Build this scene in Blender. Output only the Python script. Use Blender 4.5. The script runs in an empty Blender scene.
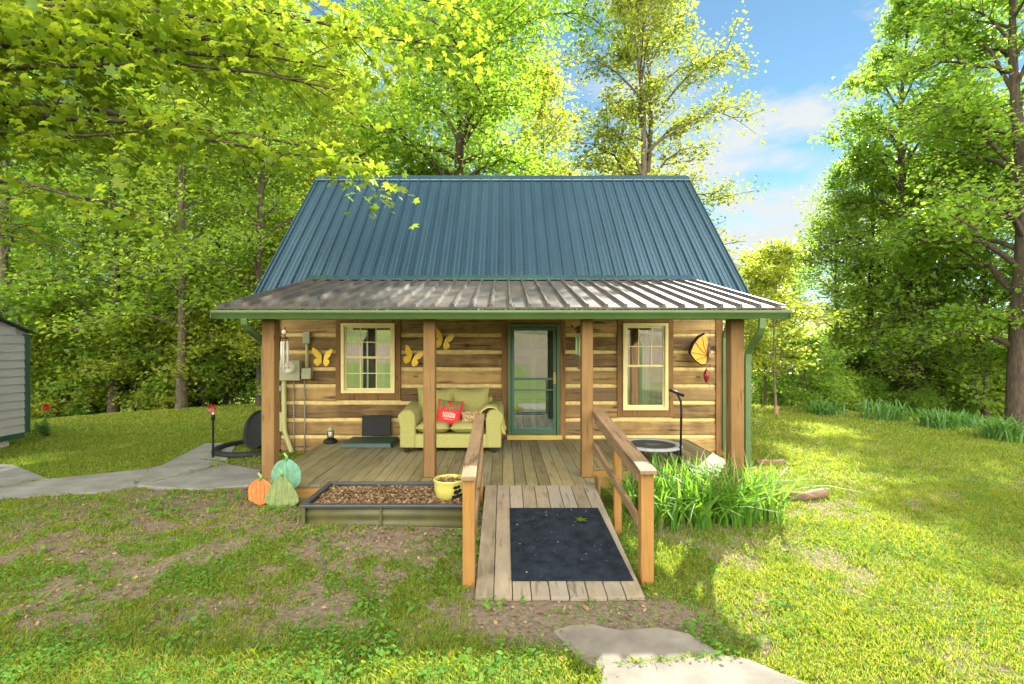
import bpy, math, random
import numpy as np
from mathutils import Vector, Matrix

C = bpy.context.scene.collection
SC = bpy.context.scene
PI = math.pi
R = math.radians

# ------------------------------------------------------------------ camera
cam_d = bpy.data.cameras.new('camera')
cam = bpy.data.objects.new('camera', cam_d)
C.objects.link(cam)
CAM_Z = 1.98
cam.location = (0, 0, CAM_Z)
cam.rotation_euler = (R(90), 0, 0)
cam_d.sensor_width = 36.0
cam_d.lens = 500 * 36 / 1024
cam_d.shift_x = 8 / 1024
cam_d.clip_end = 3000
SC.camera = cam

# ------------------------------------------------------------------ world, sun, exposure
SUN_AZ, SUN_EL = R(33), R(35.5)          # azimuth from +Y towards +X
w = bpy.data.worlds.new('World'); SC.world = w; w.use_nodes = True
nt = w.node_tree; nt.nodes.clear()
def wn(t, **k):
    n = nt.nodes.new(t)
    for a, b in k.items(): setattr(n, a, b)
    return n
sky = wn('ShaderNodeTexSky', sky_type='NISHITA', sun_disc=False, sun_elevation=SUN_EL, sun_rotation=SUN_AZ,
         altitude=300, air_density=0.7, dust_density=0.0, ozone_density=3.0)
hs = wn('ShaderNodeHueSaturation'); hs.inputs['Saturation'].default_value = 0.95; hs.inputs['Hue'].default_value = 0.482
nt.links.new(sky.outputs[0], hs.inputs['Color'])
tc = wn('ShaderNodeTexCoord')
mp = wn('ShaderNodeMapping'); mp.inputs['Scale'].default_value = (1.0, 1.0, 2.6); mp.inputs['Location'].default_value = (0.62, 0.1, 0.35)
nt.links.new(tc.outputs['Generated'], mp.inputs[0])
cn = wn('ShaderNodeTexNoise'); cn.inputs['Scale'].default_value = 3.2; cn.inputs['Detail'].default_value = 7; cn.inputs['Roughness'].default_value = 0.58
nt.links.new(mp.outputs[0], cn.inputs['Vector'])
sx = wn('ShaderNodeSeparateXYZ'); nt.links.new(tc.outputs['Generated'], sx.inputs[0])
away = wn('ShaderNodeMapRange'); away.inputs[1].default_value = .35; away.inputs[2].default_value = -.7; away.inputs[3].default_value = 0; away.inputs[4].default_value = 1  # unseen cloud bank behind the camera, added to fill-light the shaded facade
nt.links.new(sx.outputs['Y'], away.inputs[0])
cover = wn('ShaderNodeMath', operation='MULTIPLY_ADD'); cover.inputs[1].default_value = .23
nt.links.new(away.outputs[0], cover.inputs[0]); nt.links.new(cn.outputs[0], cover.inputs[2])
d0 = Vector((.50, 1.0, .27)).normalized()
dp = wn('ShaderNodeVectorMath', operation='DOT_PRODUCT'); dp.inputs[1].default_value = d0; nt.links.new(tc.outputs['Generated'], dp.inputs[0])
bk_ = wn('ShaderNodeMapRange'); bk_.inputs[1].default_value = .965; bk_.inputs[2].default_value = .998; bk_.inputs[3].default_value = 0; bk_.inputs[4].default_value = .10
nt.links.new(dp.outputs['Value'], bk_.inputs[0])
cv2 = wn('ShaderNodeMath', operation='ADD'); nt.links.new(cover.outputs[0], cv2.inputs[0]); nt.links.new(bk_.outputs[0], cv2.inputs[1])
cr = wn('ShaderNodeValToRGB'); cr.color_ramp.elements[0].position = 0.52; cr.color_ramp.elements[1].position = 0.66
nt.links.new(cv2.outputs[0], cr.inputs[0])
cl_c = wn('ShaderNodeMix', data_type='RGBA'); cl_c.inputs[6].default_value = (4.4, 4.5, 4.7, 1); cl_c.inputs[7].default_value = (46, 42.5, 38, 1)  # added bank behind is far brighter than the visible clouds, to lift shade
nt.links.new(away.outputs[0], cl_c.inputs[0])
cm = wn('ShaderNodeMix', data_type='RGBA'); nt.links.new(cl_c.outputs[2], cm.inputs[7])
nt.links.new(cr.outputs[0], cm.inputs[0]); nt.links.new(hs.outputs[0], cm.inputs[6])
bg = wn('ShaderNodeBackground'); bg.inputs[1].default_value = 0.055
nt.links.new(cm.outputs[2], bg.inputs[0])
wo = wn('ShaderNodeOutputWorld'); nt.links.new(bg.outputs[0], wo.inputs[0])

sun_d = bpy.data.lights.new('sun', 'SUN'); sun_d.energy = 5.0; sun_d.angle = R(0.5); sun_d.color = (1.0, 0.95, 0.84)
sun = bpy.data.objects.new('sun', sun_d); C.objects.link(sun)
sv = Vector((math.sin(SUN_AZ) * math.cos(SUN_EL), math.cos(SUN_AZ) * math.cos(SUN_EL), math.sin(SUN_EL)))
sun.rotation_euler = sv.to_track_quat('Z', 'Y').to_euler()
sun.location = sv * 60

SC.view_settings.view_transform = 'Standard'; SC.view_settings.look = 'None'
SC.view_settings.gamma = 1.0; SC.view_settings.use_curve_mapping = False
SC.view_settings.exposure = 1.85
SC.view_settings.use_white_balance = True; SC.view_settings.white_balance_temperature = 6500; SC.view_settings.white_balance_tint = 4
cy = SC.cycles
cy.max_bounces = 8; cy.diffuse_bounces = 6; cy.glossy_bounces = 3; cy.transmission_bounces = 4; cy.transparent_max_bounces = 8
cy.use_denoising = True; cy.denoiser = 'OPENIMAGEDENOISE'
cy.sample_clamp_indirect = 6.0; cy.caustics_reflective = False; cy.caustics_refractive = False

# ------------------------------------------------------------------ mesh helpers
def off_of(parent):
    o = Vector((0, 0, 0))
    while parent is not None:
        o += parent.location; parent = parent.parent
    return o

class MB:
    """collects geometry in world coordinates, links it as ONE mesh object"""
    def __init__(s): s.v = []; s.f = []
    def add(s, vs, fs):
        n = len(s.v); s.v.extend([tuple(p) for p in vs]); s.f.extend([tuple(i + n for i in f) for f in fs]); return s
    def box(s, x0, x1, y0, y1, z0, z1):
        return s.add([(x0,y0,z0),(x1,y0,z0),(x1,y1,z0),(x0,y1,z0),(x0,y0,z1),(x1,y0,z1),(x1,y1,z1),(x0,y1,z1)],
                     [(0,3,2,1),(4,5,6,7),(0,1,5,4),(1,2,6,5),(2,3,7,6),(3,0,4,7)])
    def hexa(s, p): # 8 points, bottom 4 then top 4
        return s.add(p, [(0,3,2,1),(4,5,6,7),(0,1,5,4),(1,2,6,5),(2,3,7,6),(3,0,4,7)])
    def obox(s, c, size, rx=0, ry=0, rz=0):
        M = Matrix.Translation(c) @ Matrix.Rotation(rz, 4, 'Z') @ Matrix.Rotation(ry, 4, 'Y') @ Matrix.Rotation(rx, 4, 'X')
        a, b, d = size[0]/2, size[1]/2, size[2]/2
        return s.hexa([M @ Vector(q) for q in [(-a,-b,-d),(a,-b,-d),(a,b,-d),(-a,b,-d),(-a,-b,d),(a,-b,d),(a,b,d),(-a,b,d)]])
    def tube(s, path, rad, n=10, cap=True):
        path = [Vector(p) for p in path]
        if not hasattr(rad, '__len__'): rad = [rad] * len(path)
        rings = []; prev = None
        for i, p in enumerate(path):
            d = (path[min(i+1, len(path)-1)] - path[max(i-1, 0)]).normalized()
            if prev is None:
                ref = Vector((0,0,1)) if abs(d.z) < .9 else Vector((1,0,0))
                u = d.cross(ref).normalized()
            else:
                u = (prev - d * prev.dot(d)).normalized()
            prev = u; v2 = d.cross(u)
            rings.append([p + (u*math.cos(2*PI*k/n) + v2*math.sin(2*PI*k/n)) * rad[i] for k in range(n)])
        vs = [q for r_ in rings for q in r_]
        fs = [(i*n+k, i*n+(k+1)%n, (i+1)*n+(k+1)%n, (i+1)*n+k) for i in range(len(path)-1) for k in range(n)]
        if cap: fs += [tuple(range(n-1,-1,-1)), tuple((len(path)-1)*n+k for k in range(n))]
        return s.add(vs, fs)
    def torus(s, c, r1, r2, n=40, m=10, sq=1.0, jit=0):
        vs = []
        for i in range(n):
            a = 2*PI*i/n; rr = r1*(1+jit*math.sin(3*a+1))
            for k in range(m):
                b = 2*PI*k/m
                vs.append((c[0]+(rr+r2*math.cos(b))*math.cos(a), c[1]+(rr+r2*math.cos(b))*math.sin(a), c[2]+r2*sq*math.sin(b)))
        return s.add(vs, [(i*m+k, ((i+1)%n)*m+k, ((i+1)%n)*m+(k+1)%m, i*m+(k+1)%m) for i in range(n) for k in range(m)])
    def lathe(s, prof, c=(0,0,0), n=24, M=None):
        vs = []
        for (r, z) in prof:
            for k in range(n):
                p = Vector((r*math.cos(2*PI*k/n), r*math.sin(2*PI*k/n), z))
                if M is not None: p = M @ p
                vs.append(p + Vector(c))
        m = len(prof)
        fs = [(i*n+k, i*n+(k+1)%n, (i+1)*n+(k+1)%n, (i+1)*n+k) for i in range(m-1) for k in range(n)]
        fs += [tuple(range(n-1,-1,-1)), tuple((m-1)*n+k for k in range(n))]
        return s.add(vs, fs)
    def prism(s, pts, d, axis='Y'):
        """pts: list of 3D points (outline), extruded by vector d"""
        d = Vector(d); n = len(pts); pts = [Vector(p) for p in pts]
        return s.add(pts + [p + d for p in pts], [tuple(range(n)), tuple(range(2*n-1, n-1, -1))] + [(i, n+i, n+(i+1)%n, (i+1)%n) for i in range(n)])
    def build(s, name, mat, parent=None, bevel=0, smooth=False, sub=0, seg=2):
        o_ = off_of(parent)
        me = bpy.data.meshes.new(name)
        me.from_pydata([(p[0]-o_.x, p[1]-o_.y, p[2]-o_.z) for p in s.v], [], s.f)
        me.materials.append(mat)
        if smooth: me.shade_smooth()
        me.update()
        import bmesh
        bm = bmesh.new(); bm.from_mesh(me); bmesh.ops.recalc_face_normals(bm, faces=bm.faces); bm.to_mesh(me); bm.free()
        o = bpy.data.objects.new(name, me); C.objects.link(o)
        if parent is not None: o.parent = parent
        if bevel:
            b = o.modifiers.new('bevel', 'BEVEL'); b.width = bevel; b.segments = seg; b.limit_method = 'ANGLE'; b.angle_limit = R(40)
        if sub:
            b = o.modifiers.new('sub', 'SUBSURF'); b.levels = sub; b.render_levels = sub
        return o

def np_mesh(name, V, k, mat, parent=None, smooth=False, link=True):
    """V: (N*k,3) array, faces of k consecutive verts"""
    V = np.ascontiguousarray(V, dtype=np.float32)
    nf = len(V)//k
    me = bpy.data.meshes.new(name)
    me.vertices.add(len(V)); me.vertices.foreach_set('co', V.ravel())
    me.loops.add(nf*k); me.loops.foreach_set('vertex_index', np.arange(nf*k, dtype=np.int32))
    me.polygons.add(nf); me.polygons.foreach_set('loop_start', np.arange(0, nf*k, k, dtype=np.int32))
    me.polygons.foreach_set('loop_total', np.full(nf, k, dtype=np.int32))
    me.materials.append(mat)
    me.update(calc_edges=True)
    if smooth: me.shade_smooth()
    o = bpy.data.objects.new(name, me)
    if link: C.objects.link(o)
    if parent is not None: o.parent = parent
    return o

def np_mesh_idx(name, V, F, mat, parent=None, smooth=False):
    """V verts, F (nf,k) indices"""
    V = np.ascontiguousarray(V, dtype=np.float32); F = np.ascontiguousarray(F, dtype=np.int32)
    nf, k = F.shape
    me = bpy.data.meshes.new(name)
    me.vertices.add(len(V)); me.vertices.foreach_set('co', V.ravel())
    me.loops.add(nf*k); me.loops.foreach_set('vertex_index', F.ravel())
    me.polygons.add(nf); me.polygons.foreach_set('loop_start', np.arange(0, nf*k, k, dtype=np.int32))
    me.polygons.foreach_set('loop_total', np.full(nf, k, dtype=np.int32))
    me.materials.append(mat)
    me.update(calc_edges=True)
    if smooth: me.shade_smooth()
    o = bpy.data.objects.new(name, me); C.objects.link(o)
    if parent is not None: o.parent = parent
    return o

def tag(o, label=None, cat=None, group=None, kind=None):
    if label: o['label'] = label
    if cat: o['category'] = cat
    if group: o['group'] = group
    if kind: o['kind'] = kind
    return o
def thing(name, label, cat, loc, group=None, rz=0):
    o = bpy.data.objects.new(name, None); C.objects.link(o)
    o.empty_display_size = .2
    o.location = loc; o.rotation_euler = (0, 0, rz)
    return tag(o, label, cat, group)
def copy_tree(o, parent=None):
    c = o.copy(); C.objects.link(c); c.parent = parent
    for ch in list(o.children): copy_tree(ch, c)
    return c

# ------------------------------------------------------------------ materials
def base_mat(name):
    m = bpy.data.materials.new(name); m.use_nodes = True
    nt = m.node_tree; p = nt.nodes['Principled BSDF']
    return m, nt, p
def N(nt, t, **k):
    n = nt.nodes.new(t)
    for a, b in k.items(): setattr(n, a, b)
    return n
def c4(c): return (c[0], c[1], c[2], 1)

def mat(name, c, rough=.6, var=.25, scale=8, metallic=0, bump=.0, spec=.5, stretch=(1,1,1), c2=None, island=0, coat=0, detail=5):
    """noise-varied principled material in object space"""
    m, nt, p = base_mat(name)
    tc = N(nt, 'ShaderNodeTexCoord'); mp = N(nt, 'ShaderNodeMapping'); mp.inputs['Scale'].default_value = stretch
    nt.links.new(tc.outputs['Object'], mp.inputs[0])
    no = N(nt, 'ShaderNodeTexNoise'); no.inputs['Scale'].default_value = scale; no.inputs['Detail'].default_value = detail
    no.inputs['Roughness'].default_value = .6
    nt.links.new(mp.outputs[0], no.inputs['Vector'])
    fac = no.outputs[0]
    if island:
        ge = N(nt, 'ShaderNodeNewGeometry')
        ma = N(nt, 'ShaderNodeMath', operation='MULTIPLY_ADD'); ma.inputs[1].default_value = island; 
        nt.links.new(ge.outputs['Random Per Island'], ma.inputs[0])
        sb = N(nt, 'ShaderNodeMath', operation='SUBTRACT'); sb.inputs[1].default_value = island/2
        nt.links.new(fac, sb.inputs[0]); nt.links.new(sb.outputs[0], ma.inputs[2]); fac = ma.outputs[0]
        # shift texture per island too
        vm = N(nt, 'ShaderNodeVectorMath', operation='ADD'); sc_ = N(nt, 'ShaderNodeVectorMath', operation='SCALE'); sc_.inputs['Scale'].default_value = 17
        cx = N(nt, 'ShaderNodeCombineXYZ')
        for i in range(3): nt.links.new(ge.outputs['Random Per Island'], cx.inputs[i])
        nt.links.new(cx.outputs[0], sc_.inputs[0]); nt.links.new(mp.outputs[0], vm.inputs[0]); nt.links.new(sc_.outputs[0], vm.inputs[1])
        nt.links.new(vm.outputs[0], no.inputs['Vector'])
    ra = N(nt, 'ShaderNodeValToRGB')
    lo = tuple(x*(1-var) for x in c) if c2 is None else c2
    hi = tuple(min(1, x*(1+var)) for x in c) if c2 is None else c
    ra.color_ramp.elements[0].position = .32; ra.color_ramp.elements[0].color = c4(lo)
    ra.color_ramp.elements[1].position = .68; ra.color_ramp.elements[1].color = c4(hi)
    nt.links.new(fac, ra.inputs[0]); nt.links.new(ra.outputs[0], p.inputs['Base Color'])
    p.inputs['Roughness'].default_value = rough; p.inputs['Metallic'].default_value = metallic
    p.inputs['Specular IOR Level'].default_value = spec
    if coat: p.inputs['Coat Weight'].default_value = coat
    if bump:
        b = N(nt, 'ShaderNodeBump'); b.inputs['Strength'].default_value = bump; b.inputs['Distance'].default_value = .02
        nt.links.new(no.outputs[0], b.inputs['Height']); nt.links.new(b.outputs[0], p.inputs['Normal'])
    return m

def wood(name, c_hi, c_lo, axis='X', rough=.75, island=.5, gscale=14, bump=.35, knots=True, grey=None, checks=.55):
    """sawn timber: long grain along axis, tone per board, knots, optional weathered grey patches"""
    m, nt, p = base_mat(name)
    tc = N(nt, 'ShaderNodeTexCoord'); ge = N(nt, 'ShaderNodeNewGeometry')
    cx = N(nt, 'ShaderNodeCombineXYZ')
    for i in range(3): nt.links.new(ge.outputs['Random Per Island'], cx.inputs[i])
    sc_ = N(nt, 'ShaderNodeVectorMath', operation='SCALE'); sc_.inputs['Scale'].default_value = 23
    nt.links.new(cx.outputs[0], sc_.inputs[0])
    ad = N(nt, 'ShaderNodeVectorMath', operation='ADD'); nt.links.new(tc.outputs['Object'], ad.inputs[0]); nt.links.new(sc_.outputs[0], ad.inputs[1])
    st = {'X': (.07,1,1), 'Y': (1,.07,1), 'Z': (1,1,.07)}[axis]
    mp = N(nt, 'ShaderNodeMapping'); mp.inputs['Scale'].default_value = st; nt.links.new(ad.outputs[0], mp.inputs[0])
    g = N(nt, 'ShaderNodeTexNoise'); g.inputs['Scale'].default_value = gscale*2; g.inputs['Detail'].default_value = 6; g.inputs['Roughness'].default_value = .65; g.inputs['Distortion'].default_value = .6
    nt.links.new(mp.outputs[0], g.inputs['Vector'])
    bl = N(nt, 'ShaderNodeTexNoise'); bl.inputs['Scale'].default_value = 3.6; bl.inputs['Detail'].default_value = 4
    nt.links.new(ad.outputs[0], bl.inputs['Vector'])
    m1 = N(nt, 'ShaderNodeMath', operation='MULTIPLY_ADD'); m1.inputs[1].default_value = .65; nt.links.new(g.outputs[0], m1.inputs[0])
    m2 = N(nt, 'ShaderNodeMath', operation='MULTIPLY_ADD'); m2.inputs[1].default_value = .5; m2.inputs[2].default_value = -.08
    nt.links.new(bl.outputs[0], m2.inputs[0]); nt.links.new(m2.outputs[0], m1.inputs[2])
    m3 = N(nt, 'ShaderNodeMath', operation='MULTIPLY_ADD'); m3.inputs[1].default_value = island
    m4 = N(nt, 'ShaderNodeMath', operation='SUBTRACT'); m4.inputs[1].default_value = island/2
    nt.links.new(m1.outputs[0], m4.inputs[0]); nt.links.new(ge.outputs['Random Per Island'], m3.inputs[0]); nt.links.new(m4.outputs[0], m3.inputs[2])
    ra = N(nt, 'ShaderNodeValToRGB'); ra.color_ramp.elements[0].position = .25; ra.color_ramp.elements[1].position = .75
    ra.color_ramp.elements[0].color = c4(c_lo); ra.color_ramp.elements[1].color = c4(c_hi)
    nt.links.new(m3.outputs[0], ra.inputs[0]); col = ra.outputs[0]
    if grey is not None:
        gn = N(nt, 'ShaderNodeTexNoise'); gn.inputs['Scale'].default_value = 1.3; gn.inputs['Detail'].default_value = 5
        mp2 = N(nt, 'ShaderNodeMapping'); mp2.inputs['Scale'].default_value = tuple(max(.35, x) for x in st); nt.links.new(ad.outputs[0], mp2.inputs[0]); nt.links.new(mp2.outputs[0], gn.inputs['Vector'])
        gr = N(nt, 'ShaderNodeValToRGB'); gr.color_ramp.elements[0].position = .48; gr.color_ramp.elements[1].position = .62
        nt.links.new(gn.outputs[0], gr.inputs[0])
        mx = N(nt, 'ShaderNodeMix', data_type='RGBA'); mx.inputs[7].default_value = c4(grey)
        mm = N(nt, 'ShaderNodeMath', operation='MULTIPLY'); mm.inputs[1].default_value = .75
        nt.links.new(gr.outputs[0], mm.inputs[0]); nt.links.new(mm.outputs[0], mx.inputs[0]); nt.links.new(col, mx.inputs[6]); col = mx.outputs[2]
    if knots:
        vo = N(nt, 'ShaderNodeTexVoronoi'); vo.inputs['Scale'].default_value = 4.2
        mp3 = N(nt, 'ShaderNodeMapping'); mp3.inputs['Scale'].default_value = tuple(.45 if x < 1 else 1 for x in st); nt.links.new(ad.outputs[0], mp3.inputs[0]); nt.links.new(mp3.outputs[0], vo.inputs['Vector'])
        kr = N(nt, 'ShaderNodeValToRGB'); kr.color_ramp.elements[0].position = .05; kr.color_ramp.elements[0].color = (.35,.3,.26,1); kr.color_ramp.elements[1].position = .13
        nt.links.new(vo.outputs['Distance'], kr.inputs[0])
        mk = N(nt, 'ShaderNodeMix', data_type='RGBA', blend_type='MULTIPLY'); mk.inputs[0].default_value = 1
        nt.links.new(col, mk.inputs[6]); nt.links.new(kr.outputs[0], mk.inputs[7]); col = mk.outputs[2]
    if checks:
        cn_ = N(nt, 'ShaderNodeTexNoise'); cn_.inputs['Scale'].default_value = 16; cn_.inputs['Detail'].default_value = 3; cn_.inputs['Roughness'].default_value = .5
        mp4 = N(nt, 'ShaderNodeMapping'); mp4.inputs['Scale'].default_value = tuple(.09 if x < 1 else 1.5 for x in st); nt.links.new(ad.outputs[0], mp4.inputs[0]); nt.links.new(mp4.outputs[0], cn_.inputs['Vector'])
        ck = N(nt, 'ShaderNodeValToRGB'); ck.color_ramp.elements[0].position = .33; ck.color_ramp.elements[0].color = (1-checks, 1-checks, 1-checks, 1); ck.color_ramp.elements[1].position = .40
        nt.links.new(cn_.outputs[0], ck.inputs[0])
        mc = N(nt, 'ShaderNodeMix', data_type='RGBA', blend_type='MULTIPLY'); mc.inputs[0].default_value = 1
        nt.links.new(col, mc.inputs[6]); nt.links.new(ck.outputs[0], mc.inputs[7]); col = mc.outputs[2]
    nt.links.new(col, p.inputs['Base Color']); p.inputs['Roughness'].default_value = rough; p.inputs['Specular IOR Level'].default_value = .3
    b = N(nt, 'ShaderNodeBump'); b.inputs['Strength'].default_value = bump; b.inputs['Distance'].default_value = .012
    nt.links.new(g.outputs[0], b.inputs['Height']); nt.links.new(b.outputs[0], p.inputs['Normal'])
    return m

def foliage(name, hues, trans, tmix=.5, rough=.45, obj_var=.25, spec=.3):
    """leaf: diffuse + translucent, colour drawn per leaf (island) and per plant"""
    m = bpy.data.materials.new(name); m.use_nodes = True; nt = m.node_tree; nt.nodes.clear()
    ge = N(nt, 'ShaderNodeNewGeometry'); oi = N(nt, 'ShaderNodeObjectInfo')
    def ramp(cols):
        r = N(nt, 'ShaderNodeValToRGB'); e = r.color_ramp.elements
        while len(e) < len(cols): e.new(.5)
        for i, c in enumerate(cols): e[i].position = i/(len(cols)-1); e[i].color = c4(c)
        return r
    a = N(nt, 'ShaderNodeMath', operation='MULTIPLY_ADD'); a.inputs[1].default_value = obj_var
    b = N(nt, 'ShaderNodeMath', operation='MULTIPLY'); b.inputs[1].default_value = 1-obj_var
    nt.links.new(ge.outputs['Random Per Island'], b.inputs[0]); nt.links.new(oi.outputs['Random'], a.inputs[0]); nt.links.new(b.outputs[0], a.inputs[2])
    r1 = ramp(hues); r2 = ramp(trans)
    nt.links.new(a.outputs[0], r1.inputs[0]); nt.links.new(a.outputs[0], r2.inputs[0])
    p = N(nt, 'ShaderNodeBsdfPrincipled'); p.inputs['Roughness'].default_value = rough; p.inputs['Specular IOR Level'].default_value = spec
    t = N(nt, 'ShaderNodeBsdfTranslucent')
    nt.links.new(r1.outputs[0], p.inputs['Base Color']); nt.links.new(r2.outputs[0], t.inputs[0])
    mx = N(nt, 'ShaderNodeMixShader'); mx.inputs[0].default_value = tmix
    nt.links.new(p.outputs[0], mx.inputs[1]); nt.links.new(t.outputs[0], mx.inputs[2])
    o = N(nt, 'ShaderNodeOutputMaterial'); nt.links.new(mx.outputs[0], o.inputs[0])
    return m

def glass_mat(name, tint=(.9,.95,.92), refl=.28):
    m = bpy.data.materials.new(name); m.use_nodes = True; nt = m.node_tree; nt.nodes.clear()
    tr = N(nt, 'ShaderNodeBsdfTransparent'); tr.inputs[0].default_value = c4(tint)
    gl = N(nt, 'ShaderNodeBsdfGlossy'); gl.inputs['Roughness'].default_value = .01; gl.inputs[0].default_value = (1,1,1,1)
    lw = N(nt, 'ShaderNodeLayerWeight'); lw.inputs[0].default_value = .35
    ma = N(nt, 'ShaderNodeMath', operation='MULTIPLY_ADD'); ma.inputs[1].default_value = 1-refl; ma.inputs[2].default_value = refl
    nt.links.new(lw.outputs['Fresnel'], ma.inputs[0])
    mx = N(nt, 'ShaderNodeMixShader'); nt.links.new(ma.outputs[0], mx.inputs[0]); nt.links.new(tr.outputs[0], mx.inputs[1]); nt.links.new(gl.outputs[0], mx.inputs[2])
    o = N(nt, 'ShaderNodeOutputMaterial'); nt.links.new(mx.outputs[0], o.inputs[0])
    return m

M = {}
M['log'] = wood('log_timber', (.48,.31,.12), (.11,.064,.026), 'X', island=.42, grey=(.15,.10,.055), gscale=6, bump=1.0, checks=.75)
M['chink'] = mat('chinking', (.62,.47,.19), .9, .18, 12, bump=.3)
M['post'] = wood('cedar_post', (.215,.122,.044), (.13,.07,.025), 'Z', island=.15)
M['rail'] = wood('weathered_rail', (.27,.175,.10), (.13,.082,.045), 'Y', island=.3)
M['newel'] = wood('newel_wood', (.31,.16,.043), (.175,.088,.024), 'Z', island=.2)
M['fascia'] = wood('fascia_wood', (.42,.24,.07), (.24,.13,.04), 'X', island=.2)
M['deck'] = wood('deck_board', (.22,.185,.09), (.105,.088,.042), 'Y', island=.4, grey=(.17,.155,.10), checks=.4, knots=False)
M['ramp'] = wood('ramp_board', (.255,.205,.145), (.125,.10,.066), 'Y', island=.35, knots=False, grey=(.21,.185,.155), checks=.4)
M['trimwood'] = wood('opening_trim', (.27,.145,.05), (.14,.072,.026), 'Z', island=.2)
M['cream'] = mat('cream_vinyl', (.74,.63,.30), .45, .06, 6)
M['roof'] = mat('teal_roof_metal', (.055,.108,.146), .24, .12, 1.3, metallic=.65, spec=.6, stretch=(1,.35,.35))
M['porchroof'] = mat('weathered_roof_metal', (.118,.094,.080), .5, .35, 3.5, metallic=.1, spec=.4, c2=(.05,.05,.056), stretch=(1,.5,1))
M['gutter'] = mat('green_gutter', (.054,.098,.030), .4, .12, 3, spec=.6)
M['dkgreen'] = mat('dark_green_metal', (.016,.05,.036), .5, .15, 4)
M['doorgreen'] = mat('green_door_paint', (.035,.105,.07), .38, .1, 4)
M['sill'] = mat('yellow_sill', (.48,.34,.075), .5, .1, 8)
M['concrete'] = mat('concrete', (.20,.175,.15), .92, .22, 3.2, bump=.5, detail=12, c2=(.095,.083,.068))
M['concrete2'] = mat('concrete_path', (.215,.21,.20), .92, .22, 2.6, bump=.5, detail=12, c2=(.12,.118,.108))
M['black'] = mat('black_plastic', (.007,.007,.008), .5, .2, 10, spec=.25)
M['rubber'] = mat('black_rubber', (.012,.014,.017), .6, .35, 14, bump=.1, spec=.25)
M['matrub'] = mat('ribbed_rubber_mat', (.010,.014,.021), .85, .5, 9, bump=.4, detail=9, spec=.12)
M['sofa'] = mat('sage_upholstery', (.31,.295,.095), .9, .12, 40, bump=.08)
M['throw'] = mat('throw_blanket', (.48,.43,.14), .95, .12, 40, bump=.3)
M['meter'] = mat('meter_grey', (.28,.29,.175), .5, .1, 6)
M['conduit'] = mat('conduit_pvc', (.34,.32,.14), .5, .1, 6)
M['cable'] = mat('grey_cable', (.22,.20,.15), .5, .1, 6)
M['white'] = mat('white_enamel', (.78,.74,.64), .4, .06, 6)
M['glass'] = glass_mat('window_glass', refl=.25)
M['doorglass'] = glass_mat('storm_glass', refl=.15)
M['clear'] = glass_mat('clear_glass', refl=.15)
M['curtain'] = mat('grey_curtain', (.55,.52,.48), .95, .06, 8)
M['pinkcurtain'] = mat('pink_curtain', (.68,.40,.34), .95, .08, 8)
M['bfyellow'] = mat('butterfly_yellow', (.85,.60,.03), .45, .15, 10, c2=(.80,.50,.03))
M['bforange'] = mat('butterfly_orange', (.78,.42,.03), .45, .1, 10)
M['red'] = mat('red_fabric', (.55,.025,.02), .8, .15, 30, bump=.1)
M['redglass'] = mat('red_glaze', (.22,.012,.014), .2, .1, 10)
M['greenleafpaint'] = mat('holly_green', (.05,.20,.06), .7, .2, 20)
M['brownprint'] = mat('brown_print_fabric', (.60,.45,.22), .9, .3, 28, c2=(.12,.06,.02))
M['chimegreen'] = mat('chime_green', (.42,.60,.34), .4, .08, 6)
M['rust'] = mat('rusty_iron', (.13,.05,.025), .7, .3, 20)
M['pumpkin'] = mat('pumpkin_orange', (.43,.125,.03), .6, .32, 16)
M['gourd'] = mat('gourd_green', (.14,.17,.062), .6, .32, 16)
M['teal'] = mat('pale_teal_paint', (.105,.22,.15), .6, .32, 16)
M['line'] = mat('painted_rib', (.30,.12,.03), .6, .1, 6)
M['linegreen'] = mat('painted_rib_green', (.13,.24,.07), .6, .1, 6)
M['lineteal'] = mat('painted_rib_teal', (.10,.34,.22), .6, .1, 6)
M['planter'] = mat('olive_steel', (.085,.075,.024), .5, .15, 4, c2=(.042,.047,.018))
M['planterrim'] = mat('dark_rim', (.035,.038,.045), .5, .2, 8)
M['mulch'] = mat('mulch_soil', (.13,.085,.05), .95, .4, 30, bump=.8)
M['pot'] = mat('yellow_glazed_pot', (.46,.42,.10), .3, .08, 6, coat=.3)
M['siding'] = mat('tan_siding', (.255,.26,.265), .6, .06, 3)
M['block'] = mat('cinder_block', (.38,.36,.32), .95, .15, 10, bump=.3)
M['logbark'] = mat('weathered_log', (.20,.12,.065), .9, .35, 12, c2=(.08,.045,.025), bump=.6, stretch=(.3,1,1))
M['pad'] = mat('grey_pad', (.25,.26,.28), .7, .1, 10)
M['mesh'] = mat('black_mat', (.012,.016,.016), .6, .2, 20)
M['bark'] = mat('tree_bark', (.085,.062,.042), .95, .5, 6, c2=(.022,.016,.011), bump=1.0, stretch=(3,3,.6), detail=8)
M['barkpale'] = mat('pale_bark', (.15,.12,.085), .95, .4, 5, c2=(.055,.043,.03), bump=.8, stretch=(3,3,.8), detail=8)
M['stakewood'] = mat('stake_metal', (.45,.45,.43), .4, .1, 10)
M['terracotta'] = mat('trunk_guard', (.20,.11,.055), .85, .2, 10)

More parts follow.
